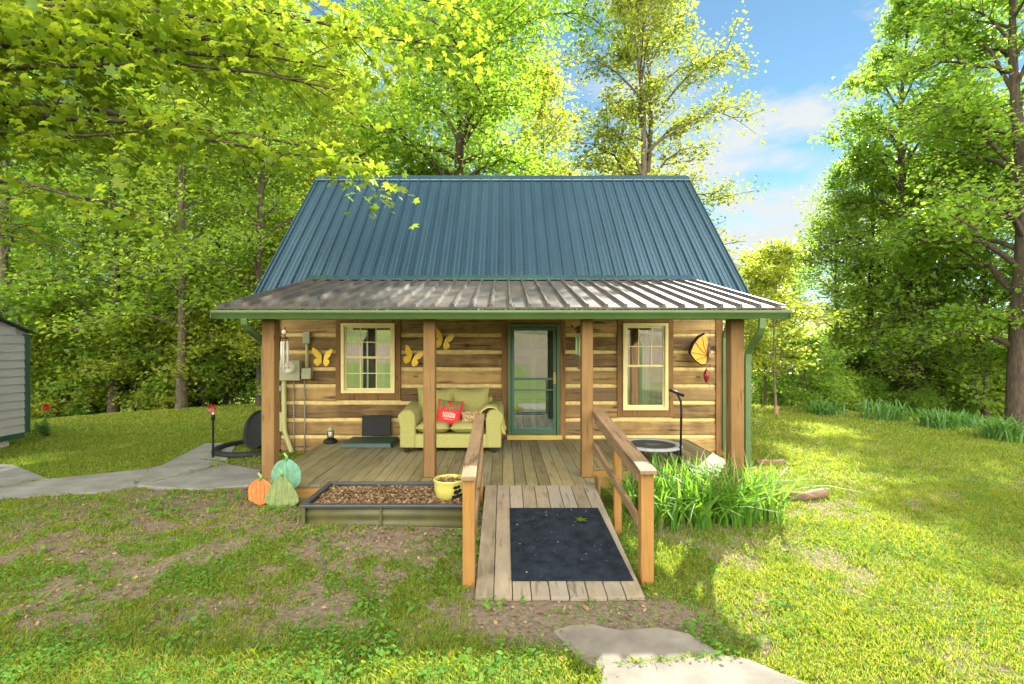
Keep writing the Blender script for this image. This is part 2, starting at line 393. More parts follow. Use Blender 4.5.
M['leaf_maple'] = foliage('maple_leaves', [(.062,.130,.024),(.10,.178,.026),(.16,.22,.03)], [(.22,.46,.03),(.36,.57,.04),(.50,.64,.05)], .56)
M['leaf_wood'] = foliage('woodland_leaves', [(.075,.145,.032),(.12,.19,.034),(.175,.23,.036)], [(.28,.52,.04),(.40,.60,.05),(.54,.67,.06)], .56, obj_var=.4)
M['leaf_near'] = foliage('near_maple_leaves', [(.07,.145,.02),(.11,.185,.022),(.16,.215,.025)], [(.28,.47,.025),(.40,.53,.03),(.52,.59,.04)], .55)
M['leaf_sparse'] = foliage('sparse_leaves', [(.075,.12,.025),(.105,.15,.028),(.145,.175,.035)], [(.32,.42,.04),(.42,.47,.05),(.52,.51,.07)], .48)
M['leaf_sunlit'] = foliage('sunlit_tint_leaves', [(.115,.175,.028),(.155,.205,.03),(.195,.225,.034)], [(.42,.54,.045),(.52,.58,.05),(.60,.59,.06)], .55)  # brighter yellow greens put sunlight on the foliage into the leaf colour
M['leaf_iris'] = foliage('iris_leaves', [(.07,.18,.03),(.10,.22,.03),(.15,.26,.035)], [(.20,.46,.03),(.30,.54,.04),(.42,.58,.05)], .45, rough=.4)
M['leaf_iris_far'] = foliage('iris_leaves_blue', [(.055,.14,.038),(.08,.18,.042),(.11,.21,.045)], [(.14,.34,.05),(.20,.40,.06),(.26,.42,.06)], .4, rough=.4)
M['grass'] = foliage('lawn_grass', [(.075,.165,.020),(.13,.215,.024),(.20,.24,.03),(.31,.27,.10)], [(.30,.48,.02),(.44,.56,.03),(.58,.60,.04),(.60,.52,.16)], .42, rough=.7, obj_var=0, spec=.15)
M['clover'] = foliage('clover_leaves', [(.06,.15,.03),(.09,.20,.035),(.13,.22,.03)], [(.24,.48,.04),(.34,.56,.05),(.46,.60,.05)], .4, rough=.8, obj_var=0, spec=.1)
M['litter'] = foliage('dead_leaves', [(.12,.065,.032),(.20,.125,.065),(.30,.21,.12)], [(.14,.08,.03),(.22,.14,.06),(.3,.22,.1)], .2, rough=.8, obj_var=0)
M['straw'] = foliage('dry_stalks', [(.26,.20,.085),(.32,.26,.12),(.30,.25,.14)], [(.18,.15,.06),(.24,.18,.09),(.24,.18,.09)], .3, rough=.8)

# ------------------------------------------------------------------ terrain
rng = np.random.default_rng(7)
_lat = rng.random((256, 256))
def vnoise(x, y):
    x = np.asarray(x, float); y = np.asarray(y, float)
    xi = np.floor(x).astype(int); yi = np.floor(y).astype(int); fx = x-xi; fy = y-yi
    fx = fx*fx*(3-2*fx); fy = fy*fy*(3-2*fy)
    a = _lat[xi % 256, yi % 256]; b = _lat[(xi+1) % 256, yi % 256]; c = _lat[xi % 256, (yi+1) % 256]; d = _lat[(xi+1) % 256, (yi+1) % 256]
    return (a*(1-fx)+b*fx)*(1-fy)+(c*(1-fx)+d*fx)*fy
def fbm(x, y, o=4):
    t = 0; a = .5; s = 0
    for i in range(o):
        t = t + a*vnoise(x*2**i+13.7*i, y*2**i+5.1*i); s += a; a *= .5
    return t/s
def sstep(a, b, x):
    t = np.clip((np.asarray(x, float)-a)/(b-a), 0, 1); return t*t*(3-2*t)
def height(x, y):
    x = np.asarray(x, float); y = np.asarray(y, float)
    d = np.hypot(x, y-4)
    ang = np.degrees(np.arctan2(y-4, np.maximum(x, .01)))
    e = np.where(x > 0, 11.7 + 1.7*sstep(28, 42, ang), 13.4) + .5*sstep(2, -8, x)
    wgt = sstep(-3, 6, y)
    over = np.maximum(d-e, 0)
    drop = -np.minimum(.28*over*over/(over+4), 12)*wgt
    far = 36*sstep(110, 420, d)*wgt*(.6+.8*vnoise(x*.008+3, y*.008))
    back = np.maximum(-9-y, 0)*.10*(1-sstep(60, 200, np.abs(y)))
    n = (fbm(x*.8, y*.8, 3)-.5)*.05 + (fbm(x*.11, y*.11, 3)-.5)*.8*sstep(11, 40, d)
    hole = sstep(5.0, 6.0, y)*(1-sstep(14, 15, y))*sstep(-4.6, -3.8, x)*(1-sstep(3.4, 4.2, x))
    n = n*(1-hole)
    mound = .085*sstep(-3.6, -2.6, x)*sstep(.2, -.35, x)*sstep(4.0, 4.95, y)*(1-sstep(5.9, 6.3, y))
    return drop + far + back + n + mound + .03*sstep(-1, -2, x)*sstep(3.6, 5, y)*(1-sstep(9, 12, y))

# flat pieces of paving as world outlines
def G(px, py, z=0.0):     # a point of the ground as surveyed from the photograph
    Y = 500*(CAM_Z-z)/(py-342); return ((px-504)*Y/500, Y)
slabA = [G(*p) for p in [(553,631),(571,626),(592,625),(608,629),(622,631),(657,628),(688,634),(726,657),(600,671),(577,658)]]
slabB = [G(603,668), G(665,662), G(725,658.5), G(748,662), (1.75,2.86), (2.0,2.2), (1.95,1.6), (.45,1.6), (.42,2.4)]
pathL = [[G(*p) for p in q] for q in [
    [(-60,464),(12,467),(48,481),(2,489),(-70,492)],
    [(50,482),(100,477),(152,471),(134,489),(96,495),(4,501),(-10,492)],
    [(155,470.5),(196,463),(222,466),(190,476),(137,489)],
    [(140,489.5),(193,477),(224,468),(258,474),(258,488),(200,493)],
    [(160,469),(205,446),(236,446),(226,462),(197,462)],
    [(-90,496),(-12,494),(2,502),(-40,512),(-110,510)]]]
def inpoly(x, y, poly):
    x = np.asarray(x); y = np.asarray(y); c = np.zeros(x.shape, bool); n = len(poly); j = n-1
    for i in range(n):
        xi, yi = poly[i]; xj, yj = poly[j]
        t = ((yi > y) != (yj > y)) & (x < (xj-xi)*(y-yi)/((yj-yi) or 1e-9)+xi); c ^= t; j = i
    return c
def grow(poly, d):
    cx = sum(p[0] for p in poly)/len(poly); cy_ = sum(p[1] for p in poly)/len(poly)
    return [(p[0]+d*(p[0]-cx)/max(.01, math.hypot(p[0]-cx, p[1]-cy_)), p[1]+d*(p[1]-cy_)/max(.01, math.hypot(p[0]-cx, p[1]-cy_))) for p in poly]

def bare(x, y):
    """0 = full turf, 1 = bare soil"""
    x = np.asarray(x, float); y = np.asarray(y, float)
    n = fbm(x*1.3+9, y*1.3, 4); n2 = fbm(x*4+2, y*4+7, 3)
    left = sstep(1.0, .1, x)*sstep(3.1, 3.6, y)*(1-sstep(6.6, 7.2, y))*sstep(-9, -4, x)
    n3 = fbm(x*11+5, y*11+1, 2)
    b = left*np.clip(.58+.20*sstep(4.3, 5.2, y)+1.3*(n-.5)+2.0*(n2-.5)+1.6*(n3-.5), 0, .97)
    b = np.maximum(b, 1.0*sstep(1.25, .75, np.hypot((x-.60)/.95, (y-3.58)/.38))*np.clip(.9+.9*(n2-.3), 0, 1))
    b = np.maximum(b, sstep(.55, .1, np.hypot((x+1.25)/1.5, (y-4.85)/.5))*np.clip(.4+n2, 0, 1))
    b = np.maximum(b, .8*sstep(1.1, .3, np.hypot((x+3.2)/1.4, (y-5.9)/.55))*np.clip(.3+n2*1.2, 0, 1))
    b = np.maximum(b, .9*sstep(1.1, .4, np.hypot((x+4.0)/.9, (y-7.4)/.9))*np.clip(.3+n2*1.2, 0, 1))
    right = sstep(1.0, 1.6, x)*np.clip(.14+1.5*(n-.5)+1.5*(n2-.5)+.8*(n3-.5), 0, .7)*(1-.6*sstep(6, 9, y))
    b = np.maximum(b, right)
    b = np.maximum(b, .8*sstep(.9, .2, np.hypot((x-2.25)/1.1, (y-5.45)/.55)))
    b = np.maximum(b, sstep(-15, -17, y)*(1-sstep(-24, -27, y)))
    b = np.maximum(b, .55*sstep(12.4, 13.6, np.hypot(x, y-4))*sstep(0, 2, x)*np.clip(.2+n2*1.4, 0, 1))
    return np.clip(b, 0, 1)

def axis_coords(lo, hi, step, far, neg):
    a = list(np.arange(lo, hi, step)); s = step; v = hi
    while v < far: a.append(v); s *= 1.14; v += s
    s = step; v = lo-step; pre = []
    while v > neg: pre.append(v); s *= 1.14; v -= s
    return np.array(pre[::-1]+a)
xs = axis_coords(-9, 9, .11, 700, -700); ys = axis_coords(1.0, 10, .11, 700, -260)
GX, GY = np.meshgrid(xs, ys)
GZ = height(GX, GY)
V = np.stack([GX.ravel(), GY.ravel(), GZ.ravel()], 1)
nx, ny = len(xs), len(ys)
ii, jj = np.meshgrid(np.arange(nx-1), np.arange(ny-1)); i0 = (jj*nx+ii).ravel()
F = np.stack([i0, i0+1, i0+1+nx, i0+nx], 1)

gm, gnt, gp = base_mat('ground_soil_and_turf')
at = N(gnt, 'ShaderNodeAttribute', attribute_name='bare')
tcg = N(gnt, 'ShaderNodeTexCoord')
n1 = N(gnt, 'ShaderNodeTexNoise'); n1.inputs['Scale'].default_value = 1.7; n1.inputs['Detail'].default_value = 9; n1.inputs['Roughness'].default_value = .7
n2 = N(gnt, 'ShaderNodeTexNoise'); n2.inputs['Scale'].default_value = 26; n2.inputs['Detail'].default_value = 8; n2.inputs['Roughness'].default_value = .75
gnt.links.new(tcg.outputs['Object'], n1.inputs['Vector']); gnt.links.new(tcg.outputs['Object'], n2.inputs['Vector'])
soil = N(gnt, 'ShaderNodeValToRGB'); soil.color_ramp.elements[0].position = .3; soil.color_ramp.elements[1].position = .72
soil.color_ramp.elements[0].color = (.065,.05,.037,1); soil.color_ramp.elements[1].color = (.25,.195,.14,1)
turf = N(gnt, 'ShaderNodeValToRGB'); turf.color_ramp.elements[0].position = .3; turf.color_ramp.elements[1].position = .7
turf.color_ramp.elements[0].color = (.055,.085,.018,1); turf.color_ramp.elements[1].color = (.13,.16,.03,1)
gnt.links.new(n2.outputs[0], soil.inputs[0]); gnt.links.new(n2.outputs[0], turf.inputs[0])
ad = N(gnt, 'ShaderNodeMath', operation='MULTIPLY_ADD'); ad.inputs[1].default_value = .9
sb = N(gnt, 'ShaderNodeMath', operation='SUBTRACT'); sb.inputs[1].default_value = .42
gnt.links.new(n1.outputs[0], sb.inputs[0]); gnt.links.new(sb.outputs[0], ad.inputs[0]); gnt.links.new(at.outputs['Fac'], ad.inputs[2])
rr = N(gnt, 'ShaderNodeValToRGB'); rr.color_ramp.elements[0].position = .2; rr.color_ramp.elements[1].position = .6
gnt.links.new(ad.outputs[0], rr.inputs[0])
gx = N(gnt, 'ShaderNodeMix', data_type='RGBA'); gnt.links.new(rr.outputs[0], gx.inputs[0]); gnt.links.new(turf.outputs[0], gx.inputs[6]); gnt.links.new(soil.outputs[0], gx.inputs[7])
gnt.links.new(gx.outputs[2], gp.inputs['Base Color']); gp.inputs['Roughness'].default_value = .95; gp.inputs['Specular IOR Level'].default_value = .15
gb = N(gnt, 'ShaderNodeBump'); gb.inputs['Strength'].default_value = .7; gb.inputs['Distance'].default_value = .03
gnt.links.new(n2.outputs[0], gb.inputs['Height']); gnt.links.new(gb.outputs[0], gp.inputs['Normal'])
ground = np_mesh_idx('ground', V, F, gm, smooth=True); ground['kind'] = 'structure'
atr = ground.data.attributes.new('bare', 'FLOAT', 'POINT'); atr.data.foreach_set('value', bare(V[:,0], V[:,1]).astype(np.float32))

# paving slabs (concrete walk in front of the ramp, and to the left of the cabin)
def slab(name, poly, mat_, top, th=.09, label=None):
    n = len(poly); mb = MB()
    mb.prism([(p[0], p[1], top) for p in poly], (0, 0, -th))
    o = mb.build(name, mat_, bevel=.012); o['kind'] = 'structure'; return o
slab('path', slabA, M['concrete'], .012); slab('path', slabB, M['concrete'], .024)
for k, q in enumerate(pathL):
    zc = float(height(np.mean([p[0] for p in q]), np.mean([p[1] for p in q])))
    q = grow(q, .035); slab('path', q, M['concrete2'], zc+.018+.003*k)

# ------------------------------------------------------------------ the cabin
WX0, WX1, WY, WYB = -4.02, 3.81, 8.77, 14.0
EY, EZ, RY, RZ = 8.47, 2.73, 11.36, 5.71
cabin = thing('log_cabin', 'log cabin with teal metal roof, covered porch and green storm door', 'cabin', (0, WY, 0))
DZ = .28
LW = (-2.85, -1.91, 1.085, 2.31); RWn = (2.08, 2.87, .787, 2.31); DR = (.06, .98, DZ, 2.30)
TR = .10     # timber trim width round an opening
logs = MB(); ch = MB(); lr = random.Random(3)
def spans(z0, z1):
    cut = []
    for (a, b, c, d) in (LW, RWn, DR):
        if z1 > c-.06 and z0 < d+.06: cut.append((a-TR, b+TR))
    out = []; x = WX0
    for a, b in sorted(cut): out.append((x, a)); x = b
    out.append((x, WX1)); return out
CK = .31; P_ = .298
courses = [(-.25, CK-P_-.035+.0)] + [(CK+P_*(k-1)+.035, CK+P_*k-.035) for k in range(0, 8)]
courses = courses[1:]
courses = [(-.25, CK-P_-.035)] + courses
for (z0, z1) in courses:
    for (a, b) in spans(z0, z1):
        # hewn face: slightly irregular top and bottom edge
        n = max(2, int((b-a)/.35)); xs_ = [a+(b-a)*i/n for i in range(n+1)]
        top = [z1+lr.uniform(-.008,.008) for _ in xs_]; bot = [z0+lr.uniform(-.008,.008) for _ in xs_]; yf = [WY+lr.uniform(-.012,.006) for _ in xs_]
        vs = []; fs = []
        for i, x in enumerate(xs_):
            vs += [(x, yf[i]+.012, bot[i]), (x, yf[i], bot[i]+.03), (x, yf[i]-.004, (top[i]+bot[i])/2), (x, yf[i], top[i]-.03), (x, yf[i]+.012, top[i]), (x, WY+.2, top[i]), (x, WY+.2, bot[i])]
        for i in range(n):
            for k in range(7): fs.append((i*7+k, i*7+(k+1)%7, (i+1)*7+(k+1)%7, (i+1)*7+k))
        fs += [(0,1,2,3,4,5,6), tuple(n*7+k for k in (6,5,4,3,2,1,0))]
        logs.add(vs, fs)
wall = logs.build('log_wall', M['log'], cabin)
for k in range(-1, 8):
    z = CK+P_*k
    for (a, b) in spans(z-.03, z+.03):
        n = max(2, int((b-a)/.25)); xs_ = [a+(b-a)*i/n for i in range(n+1)]
        vs = []; fs = []
        for x in xs_:
            j = lr.uniform(-.006,.006)
            vs += [(x, WY+.035+j*.6, z-.05), (x, WY+.012+j*.6, z-.01), (x, WY+.03+j*.6, z+.05), (x, WY+.18, z+.05), (x, WY+.18, z-.05)]
        for i in range(n):
            for q in range(5): fs.append((i*5+q, i*5+(q+1)%5, (i+1)*5+(q+1)%5, (i+1)*5+q))
        fs += [(0,1,2,3,4), tuple(n*5+q for q in (4,3,2,1,0))]
        ch.add(vs, fs)
ch.build('chinking', M['chink'], cabin)
# side and rear walls, gables, inside floor
for xa, xb in ((WX0, WX0+.2), (WX1-.2, WX1)):
    mb = MB()
    mb.prism([(xa, WY+.205, -.25), (xa, WYB, -.25), (xa, WYB, 2.95), (xa, RY, 5.60), (xa, WY+.205, 2.93)], (xb-xa, 0, 0)); mb.build('side_wall', M['log'], cabin)
MB().box(WX0+.203, WX1-.203, WYB-.2, WYB, -.25, 2.9).build('rear_wall', M['log'], cabin)
MB().box(WX0+.203, WX1-.203, WY+.22, WYB-.203, .1, .26).build('floor', M['trimwood'], cabin)
MB().box(WX0+.203, WX1-.203, WY+.22, WYB-.203, 2.62, 2.70).build('ceiling', M['trimwood'], cabin)
cb = MB(); cb.box(WX1-.10, WX1+.02, WY-.03, WY+.19, -.2, 2.62); cb.build('corner_board', M['trimwood'], cabin, bevel=.006)
cb = MB(); cb.box(WX0-.02, WX0+.10, WY-.03, WY+.19, -.2, 2.62); cb.build('corner_board', M['trimwood'], cabin, bevel=.006)

# openings
def opening_trim(o):
    a, b, c, d = o
    t = MB(); t.box(a-TR+.003, a-.003, WY-.022, WY+.2, c-(.12 if c > .5 else 0), d+.12); t.box(b+.003, b+TR-.003, WY-.022, WY+.2, c-(.12 if c > .5 else 0), d+.12)
    t.box(a-.002, b+.002, WY-.018, WY+.2, d+.004, d+.118)
    if c > .5: t.box(a-.002, b+.002, WY-.018, WY+.2, c-.118, c-.004)
    return t.build('opening_trim', M['trimwood'], cabin, bevel=.006)
for o in (LW, RWn, DR): opening_trim(o)
def wavy(x0, x1, y, z0, z1, waves, amp=.02):
    n = 40; vs = []; fs = []
    for i in range(n+1):
        x = x0+(x1-x0)*i/n; yy = y+amp*math.sin(2*PI*waves*i/n)
        vs += [(x, yy, z0), (x, yy, z1), (x, yy+.006, z1), (x, yy+.006, z0)]
    for i in range(n):
        for k in range(4): fs.append((i*4+k, i*4+(k+1)%4, (i+1)*4+(k+1)%4, (i+1)*4+k))
    return MB().add(vs, fs)
def window(o, lab, lower_grid, curtains):
    a, b, c, d = o; fw = .055
    f = MB(); y0, y1 = WY-.045, WY+.06
    f.box(a, a+fw, y0, y1, c, d); f.box(b-fw, b, y0, y1, c, d); f.box(a+fw, b-fw, y0+.002, y1, d-fw, d); f.box(a+fw, b-fw, y0+.002, y1, c, c+fw)
    win = f.build('window', M['cream'], cabin, bevel=.005); win['label'] = lab
    zm = (c+d)/2+.01
    def sash(z0, z1, y, grid, r):
        s = MB(); t = .032
        s.box(a+fw, a+fw+t, y, y+.03, z0, z1); s.box(b-fw-t, b-fw, y, y+.03, z0, z1); s.box(a+fw+t, b-fw-t, y, y+.029, z0, z0+t); s.box(a+fw+t, b-fw-t, y, y+.029, z1-t, z1)
        if grid:
            w_ = (b-a-2*fw)
            for k in (1, 2): s.box(a+fw+w_*k/3-.008, a+fw+w_*k/3+.008, y+.006, y+.022, z0+t, z1-t)
            s.box(a+fw+t, b-fw-t, y+.004, y+.024, (z0+z1)/2-.008, (z0+z1)/2+.008)
        s.build('sash', M['cream'], win, bevel=.003)
        MB().box(a+fw+.01, b-fw-.01, y+.013, y+.017, z0+.01, z1-.01).build('pane', M['glass'], win)
    sash(zm-.01, d-fw, WY-.012, True, 2); sash(c+fw, zm+.012, WY-.044+.045, lower_grid, 2)
    for (x0, x1, mt) in curtains: wavy(x0, x1, WY+.14, c-.05, d+.02, 5).build('curtain', mt, win, smooth=True)
    return win
window(LW, 'cream window with twelve panes and grey curtain, left of the door', True, [(-2.58,-2.12,M['curtain'])])
window(RWn, 'tall cream window with pink curtain, right of the door', False, [(2.2,2.36,M['pinkcurtain']), (2.36,2.58,M['curtain'])])
# door: storm door frame, glass, inner panelled door
a, b, c, d = DR
f = MB(); f.box(a, a+.06, WY-.05, WY+.08, DZ+.06, d); f.box(b-.06, b, WY-.05, WY+.08, DZ+.06, d); f.box(a+.06, b-.06, WY-.048, WY+.08, d-.055, d)
dfr = f.build('door_frame', M['gutter'], cabin, bevel=.006)
MB().box(a-.01, b+.03, WY-.11, WY+.1, DZ+.002, DZ+.08).build('door_sill', M['sill'], cabin, bevel=.008)
s = MB(); s0, s1, z0, z1 = a+.065, b-.065, DZ+.085, d-.06
s.box(s0, s0+.055, WY-.03, WY+.005, z0, z1); s.box(s1-.055, s1, WY-.03, WY+.005, z0, z1); s.box(s0+.055, s1-.055, WY-.029, WY+.004, z1-.06, z1); s.box(s0+.055, s1-.055, WY-.029, WY+.004, z0, z0+.11)
s.box(s0+.055, s1-.055, WY-.027, WY+.002, 1.315, 1.355)
sd = s.build('storm_door', M['doorgreen'], cabin, bevel=.005)
MB().box(s0+.05, s1-.05, WY-.015, WY-.011, z0+.1, z1-.05).build('pane', M['doorglass'], sd)
MB().box(s0+.055, s1-.055, WY-.026, WY-.004, 1.13, 1.155).build('rail', M['doorgreen'], sd)
h = MB(); h.tube([(s1-.03, WY-.035, 1.28), (s1-.03, WY-.075, 1.29), (s1-.03, WY-.075, 1.41), (s1-.03, WY-.035, 1.42)], .012, 8); h.box(s1-.052, s1-.008, WY-.036, WY-.031, 1.25, 1.45)
h.build('handle', M['sill'], sd, smooth=False)
dd = MB(); dd.box(a+.07, b-.07, WY+.085, WY+.125, DZ+.06, d-.05)
idr = dd.build('door', M['doorgreen'], cabin)
pn = MB()
for (px0, px1) in ((a+.16, a+.42), (a+.50, b-.16)):
    for (q0, q1) in ((.46, .98), (1.08, 1.72), (1.86, 2.12)):
        pn.hexa([(px0, WY+.084, q0), (px1, WY+.084, q0), (px1, WY+.09, q0), (px0, WY+.09, q0), (px0, WY+.084, q1), (px1, WY+.084, q1), (px1, WY+.09, q1), (px0, WY+.09, q1)])
        pn.box(px0+.03, px1-.03, WY+.066, WY+.084, q0+.03, q1-.03)
pn.build('door_panels', M['dkgreen'], idr, bevel=.008)

# roofs
def rib_sheet(x0, x1, ya, za, yb, zb, pitch=.2286, rib=.042, th=.022, phase=0, minor=True):
    dy, dz = yb-ya, zb-za; L = math.hypot(dy, dz); n = Vector((0, -dz/L, dy/L))
    if n.z < 0: n = -n
    prof = [(x0, 0)]; x = x0+.06+phase
    while x < x1-.05:
        prof += [(x-.023, 0), (x-.013, rib), (x+.013, rib), (x+.023, 0)]
        for m_ in ((.076, .152) if minor else ()):
            if x+m_+.02 < x1: prof += [(x+m_-.012, 0), (x+m_, .004), (x+m_+.012, 0)]
        x += pitch
    prof.append((x1, 0)); m = len(prof); vs = []; segs = 6
    for i in range(segs+1):
        t = i/segs
        for (px, h_) in prof: vs.append(Vector((px, ya+dy*t, za+dz*t))+n*h_)
    nb = len(vs)
    for i in (0, segs):
        t = i/segs
        for (px, h_) in prof: vs.append(Vector((px, ya+dy*t, za+dz*t))-n*th)
    fs = [(i*m+k, i*m+k+1, (i+1)*m+k+1, (i+1)*m+k) for i in range(segs) for k in range(m-1)]
    fs += [(nb+k+1, nb+k, nb+m+k, nb+m+k+1) for k in range(m-1)]
    fs += [(k+1, k, nb+k, nb+k+1) for k in range(m-1)]; e = segs*m
    fs += [(e+k, e+k+1, nb+m+k+1, nb+m+k) for k in range(m-1)]
    fs += [tuple([i*m for i in range(segs+1)]+[nb+m, nb]), tuple([i*m+m-1 for i in range(segs, -1, -1)]+[nb+m-1, nb+2*m-1])]
    return MB().add(vs, fs)
MX0, MX1 = -4.24, 4.17
roof = rib_sheet(MX0, MX1, EY, EZ, RY, RZ).build('roof', M['roof'], cabin)
rib_sheet(MX0, MX1, 2*RY-EY, EZ, RY, RZ).build('roof', M['roof'], cabin)
def screws(x0, x1, ya, za, yb, zb, rows, par, name_, phase=0):
    dy, dz = yb-ya, zb-za; L = math.hypot(dy, dz); n_ = Vector((0, -dz/L, dy/L)); q = MB()
    for t in rows:
        x = x0+.06+phase+.045
        while x < x1-.05:
            c_ = Vector((x, ya+dy*t, za+dz*t)); 
            q.add([c_+Vector((sx_*.005, 0, 0))+Vector((0, dy/L, dz/L))*(sy_*.005)+n_*hh for hh in (0, .004) for sx_, sy_ in ((-1,-1),(1,-1),(1,1),(-1,1))], [(0,3,2,1),(4,5,6,7),(0,1,5,4),(1,2,6,5),(2,3,7,6),(3,0,4,7)])
            x += .2286
    o_ = q.build(name_, par.data.materials[0], par); o_['kind'] = 'stuff'; return o_
screws(MX0, MX1, EY, EZ, RY, RZ, (.06, .25, .44, .63, .82, .95), roof, 'roof_screws')
rc = MB(); rc.prism([(MX0-.01, RY-.13, RZ-.095), (MX0-.01, RY-.13, RZ-.075), (MX0-.01, RY, RZ+.055), (MX0-.01, RY+.13, RZ-.075), (MX0-.01, RY+.13, RZ-.095), (MX0-.01, RY, RZ+.03)], (MX1-MX0+.02, 0, 0))
rc.build('ridge_cap', M['roof'], roof)
for xa in (MX0-.018, MX1+.002):
    MB().prism([(xa, EY-.01, EZ+.03), (xa, RY, RZ+.03), (xa, 2*RY-EY+.01, EZ+.03), (xa, 2*RY-EY+.01, EZ-.12), (xa, RY, RZ-.12), (xa, EY-.01, EZ-.12)], (.016, 0, 0)).build('rake_trim', M['roof'], roof)
PX0, PX1, PEY, PEZ, PTY, PTZ = -3.44, 3.36, 5.95, 2.395, 8.80, 3.065
proof = rib_sheet(PX0, PX1, PEY, PEZ, PTY-.02, PTZ-.004, phase=.03, minor=False).build('porch_roof', M['porchroof'], cabin)
screws(PX0, PX1, PEY, PEZ, PTY-.02, PTZ-.004, (.03, .35, .66, .93), proof, 'roof_screws', .03)
fl = MB(); fl.hexa([(PX0, PTY-.10, PTZ+.004), (PX1, PTY-.10, PTZ+.004), (PX1, PTY+.02, PTZ+.03), (PX0, PTY+.02, PTZ+.03), (PX0, PTY-.10, PTZ+.012), (PX1, PTY-.10, PTZ+.012), (PX1, PTY+.05, PTZ+.10), (PX0, PTY+.05, PTZ+.10)])
fl.build('flashing', M['roof'], proof)
for xa in (PX0-.018, PX1+.002):
    MB().prism([(xa, PEY+.05, PEZ+.03), (xa, PTY-.05, PTZ+.01), (xa, PTY-.05, PTZ-.13), (xa, PEY+.05, PEZ-.11)], (.016, 0, 0)).build('rake_trim', M['porchroof'], proof)
g = MB(); ga, gb_ = -3.47, 3.395   # K-style gutter, open on top
prof = [(6.03,2.357),(6.03,2.262),(5.965,2.255),(5.945,2.29),(5.915,2.33),(5.915,2.36),(5.923,2.36),(5.923,2.333),(5.953,2.292),(5.97,2.263),(6.022,2.27),(6.022,2.357)]
g.prism([(ga, y, z) for y, z in prof], (gb_-ga, 0, 0)); g.box(ga-.006, ga, 5.915, 6.03, 2.255, 2.36); g.box(gb_, gb_+.006, 5.915, 6.03, 2.255, 2.36)
g.build('gutter', M['gutter'], cabin)
def downspout(path, parent=cabin, w_=.075, dp=.055):
    mb = MB(); pts = [Vector(p) for p in path]
    rings = []
    for i, p in enumerate(pts):
        d = (pts[min(i+1, len(pts)-1)]-pts[max(i-1, 0)]).normalized()
        side = Vector((1,0,0)) if abs(d.x) < .95 else Vector((0,0,1))
        u = (side-d*side.dot(d)).normalized(); v = d.cross(u)
        rings.append([p+u*w_/2*sx+v*dp/2*sy for sx, sy in ((-1,-1),(1,-1),(1,1),(-1,1))])
    vs = [q for r_ in rings for q in r_]; n = len(pts)
    mb.add(vs, [(i*4+k, i*4+(k+1)%4, (i+1)*4+(k+1)%4, (i+1)*4+k) for i in range(n-1) for k in range(4)]+[(3,2,1,0), tuple((n-1)*4+k for k in range(4))])
    return mb.build('downspout', M['gutter'], parent, bevel=.008)
downspout([(3.08,5.97,2.262),(3.08,5.975,2.15),(3.08,6.02,2.08),(3.075,6.22,1.92),(3.07,6.29,1.84),(3.07,6.30,1.7),(3.07,6.30,.16),(3.09,6.24,.08),(3.14,6.12,.05)])
downspout([(-3.10,5.97,2.262),(-3.10,5.98,2.20),(-3.10,6.04,2.14),(-3.095,6.36,2.02),(-3.09,6.45,1.94),(-3.09,6.47,.14)])
downspout([(WX1+.05,8.62,2.6),(WX1+.05,8.64,2.25),(WX1+.035,8.70,2.15),(WX1+.03,8.73,2.05),(WX1+.03,8.73,.1)], w_=.06)
for (xa, xb) in ((-3.03,-2.875), (-1.01,-.865), (.975,1.115), (2.84,3.005)):
    MB().box(xa, xb, 6.25, 6.41, DZ+.002 if -2 < xa < 2 else -.1, 2.262).build('porch_post', M['post'], cabin, bevel=.01)
MB().box(-3.2, 3.12, 6.24, 6.42, 2.265, 2.40).build('beam', M['fascia'], cabin, bevel=.006)
rf = MB()
for k in range(12):
    x = -3.3+k*.598; rf.hexa([(x,6.05,2.30),(x+.04,6.05,2.30),(x+.04,8.74,2.93),(x,8.74,2.93),(x,6.05,2.385),(x+.04,6.05,2.385),(x+.04,8.74,3.02),(x,8.74,3.02)])
rf.build('rafters', M['fascia'], cabin)
# deck
dk = MB()
x = -3.05
while x < 3.19:
    xe = min(x+.139, 3.2); yf = 5.95 if x < 1.07 else 6.75
    dk.box(x, xe, yf+lr.uniform(-.004,.004), WY-.03, DZ-.032, DZ+lr.uniform(-.002,.002)); x += .1445
deck = dk.build('deck', M['deck'], cabin, bevel=.004)
fa = MB(); fa.box(-3.05, -.26, 5.965, 6.0, .02, DZ-.036); fa.box(1.09, 3.2, 6.765, 6.80, -.02, DZ-.036); fa.box(1.075, 1.105, 5.95, 6.76, .0, DZ-.036); fa.box(-3.04, -3.005, 6.003, WY-.04, .0, DZ-.036); fa.box(3.165, 3.2, 6.803, WY-.04, .0, DZ-.036)
fa.build('fascia', M['fascia'], deck, bevel=.004)
sb_ = MB(); sb_.box(1.075, 1.115, 5.78, 5.945, .02, .40); sb_.build('ramp_stop', M['post'], cabin, bevel=.005)

def flake_mesh(P, size, r, flat=.35, elong=.6):
    """small irregular quads lying about"""
    n = len(P); a = r.random(n)*2*PI
    ax = np.stack([np.cos(a), np.sin(a), r.normal(0, flat, n)], 1); ax /= np.linalg.norm(ax, axis=1)[:, None]
    nm = np.stack([r.normal(0, flat, n), r.normal(0, flat, n), np.ones(n)], 1); nm /= np.linalg.norm(nm, axis=1)[:, None]
    bx = np.cross(nm, ax); bx /= np.linalg.norm(bx, axis=1)[:, None]
    s = size[:, None]; f = np.cross(ax, bx)
    e = elong
    V = np.stack([P-ax*s*.5, P+bx*s*.5*e+f*s*.12*r.random((n,1)), P+ax*s*.5, P-bx*s*.5*e+f*s*.12*r.random((n,1))], 1)
    return V.reshape(-1, 3)
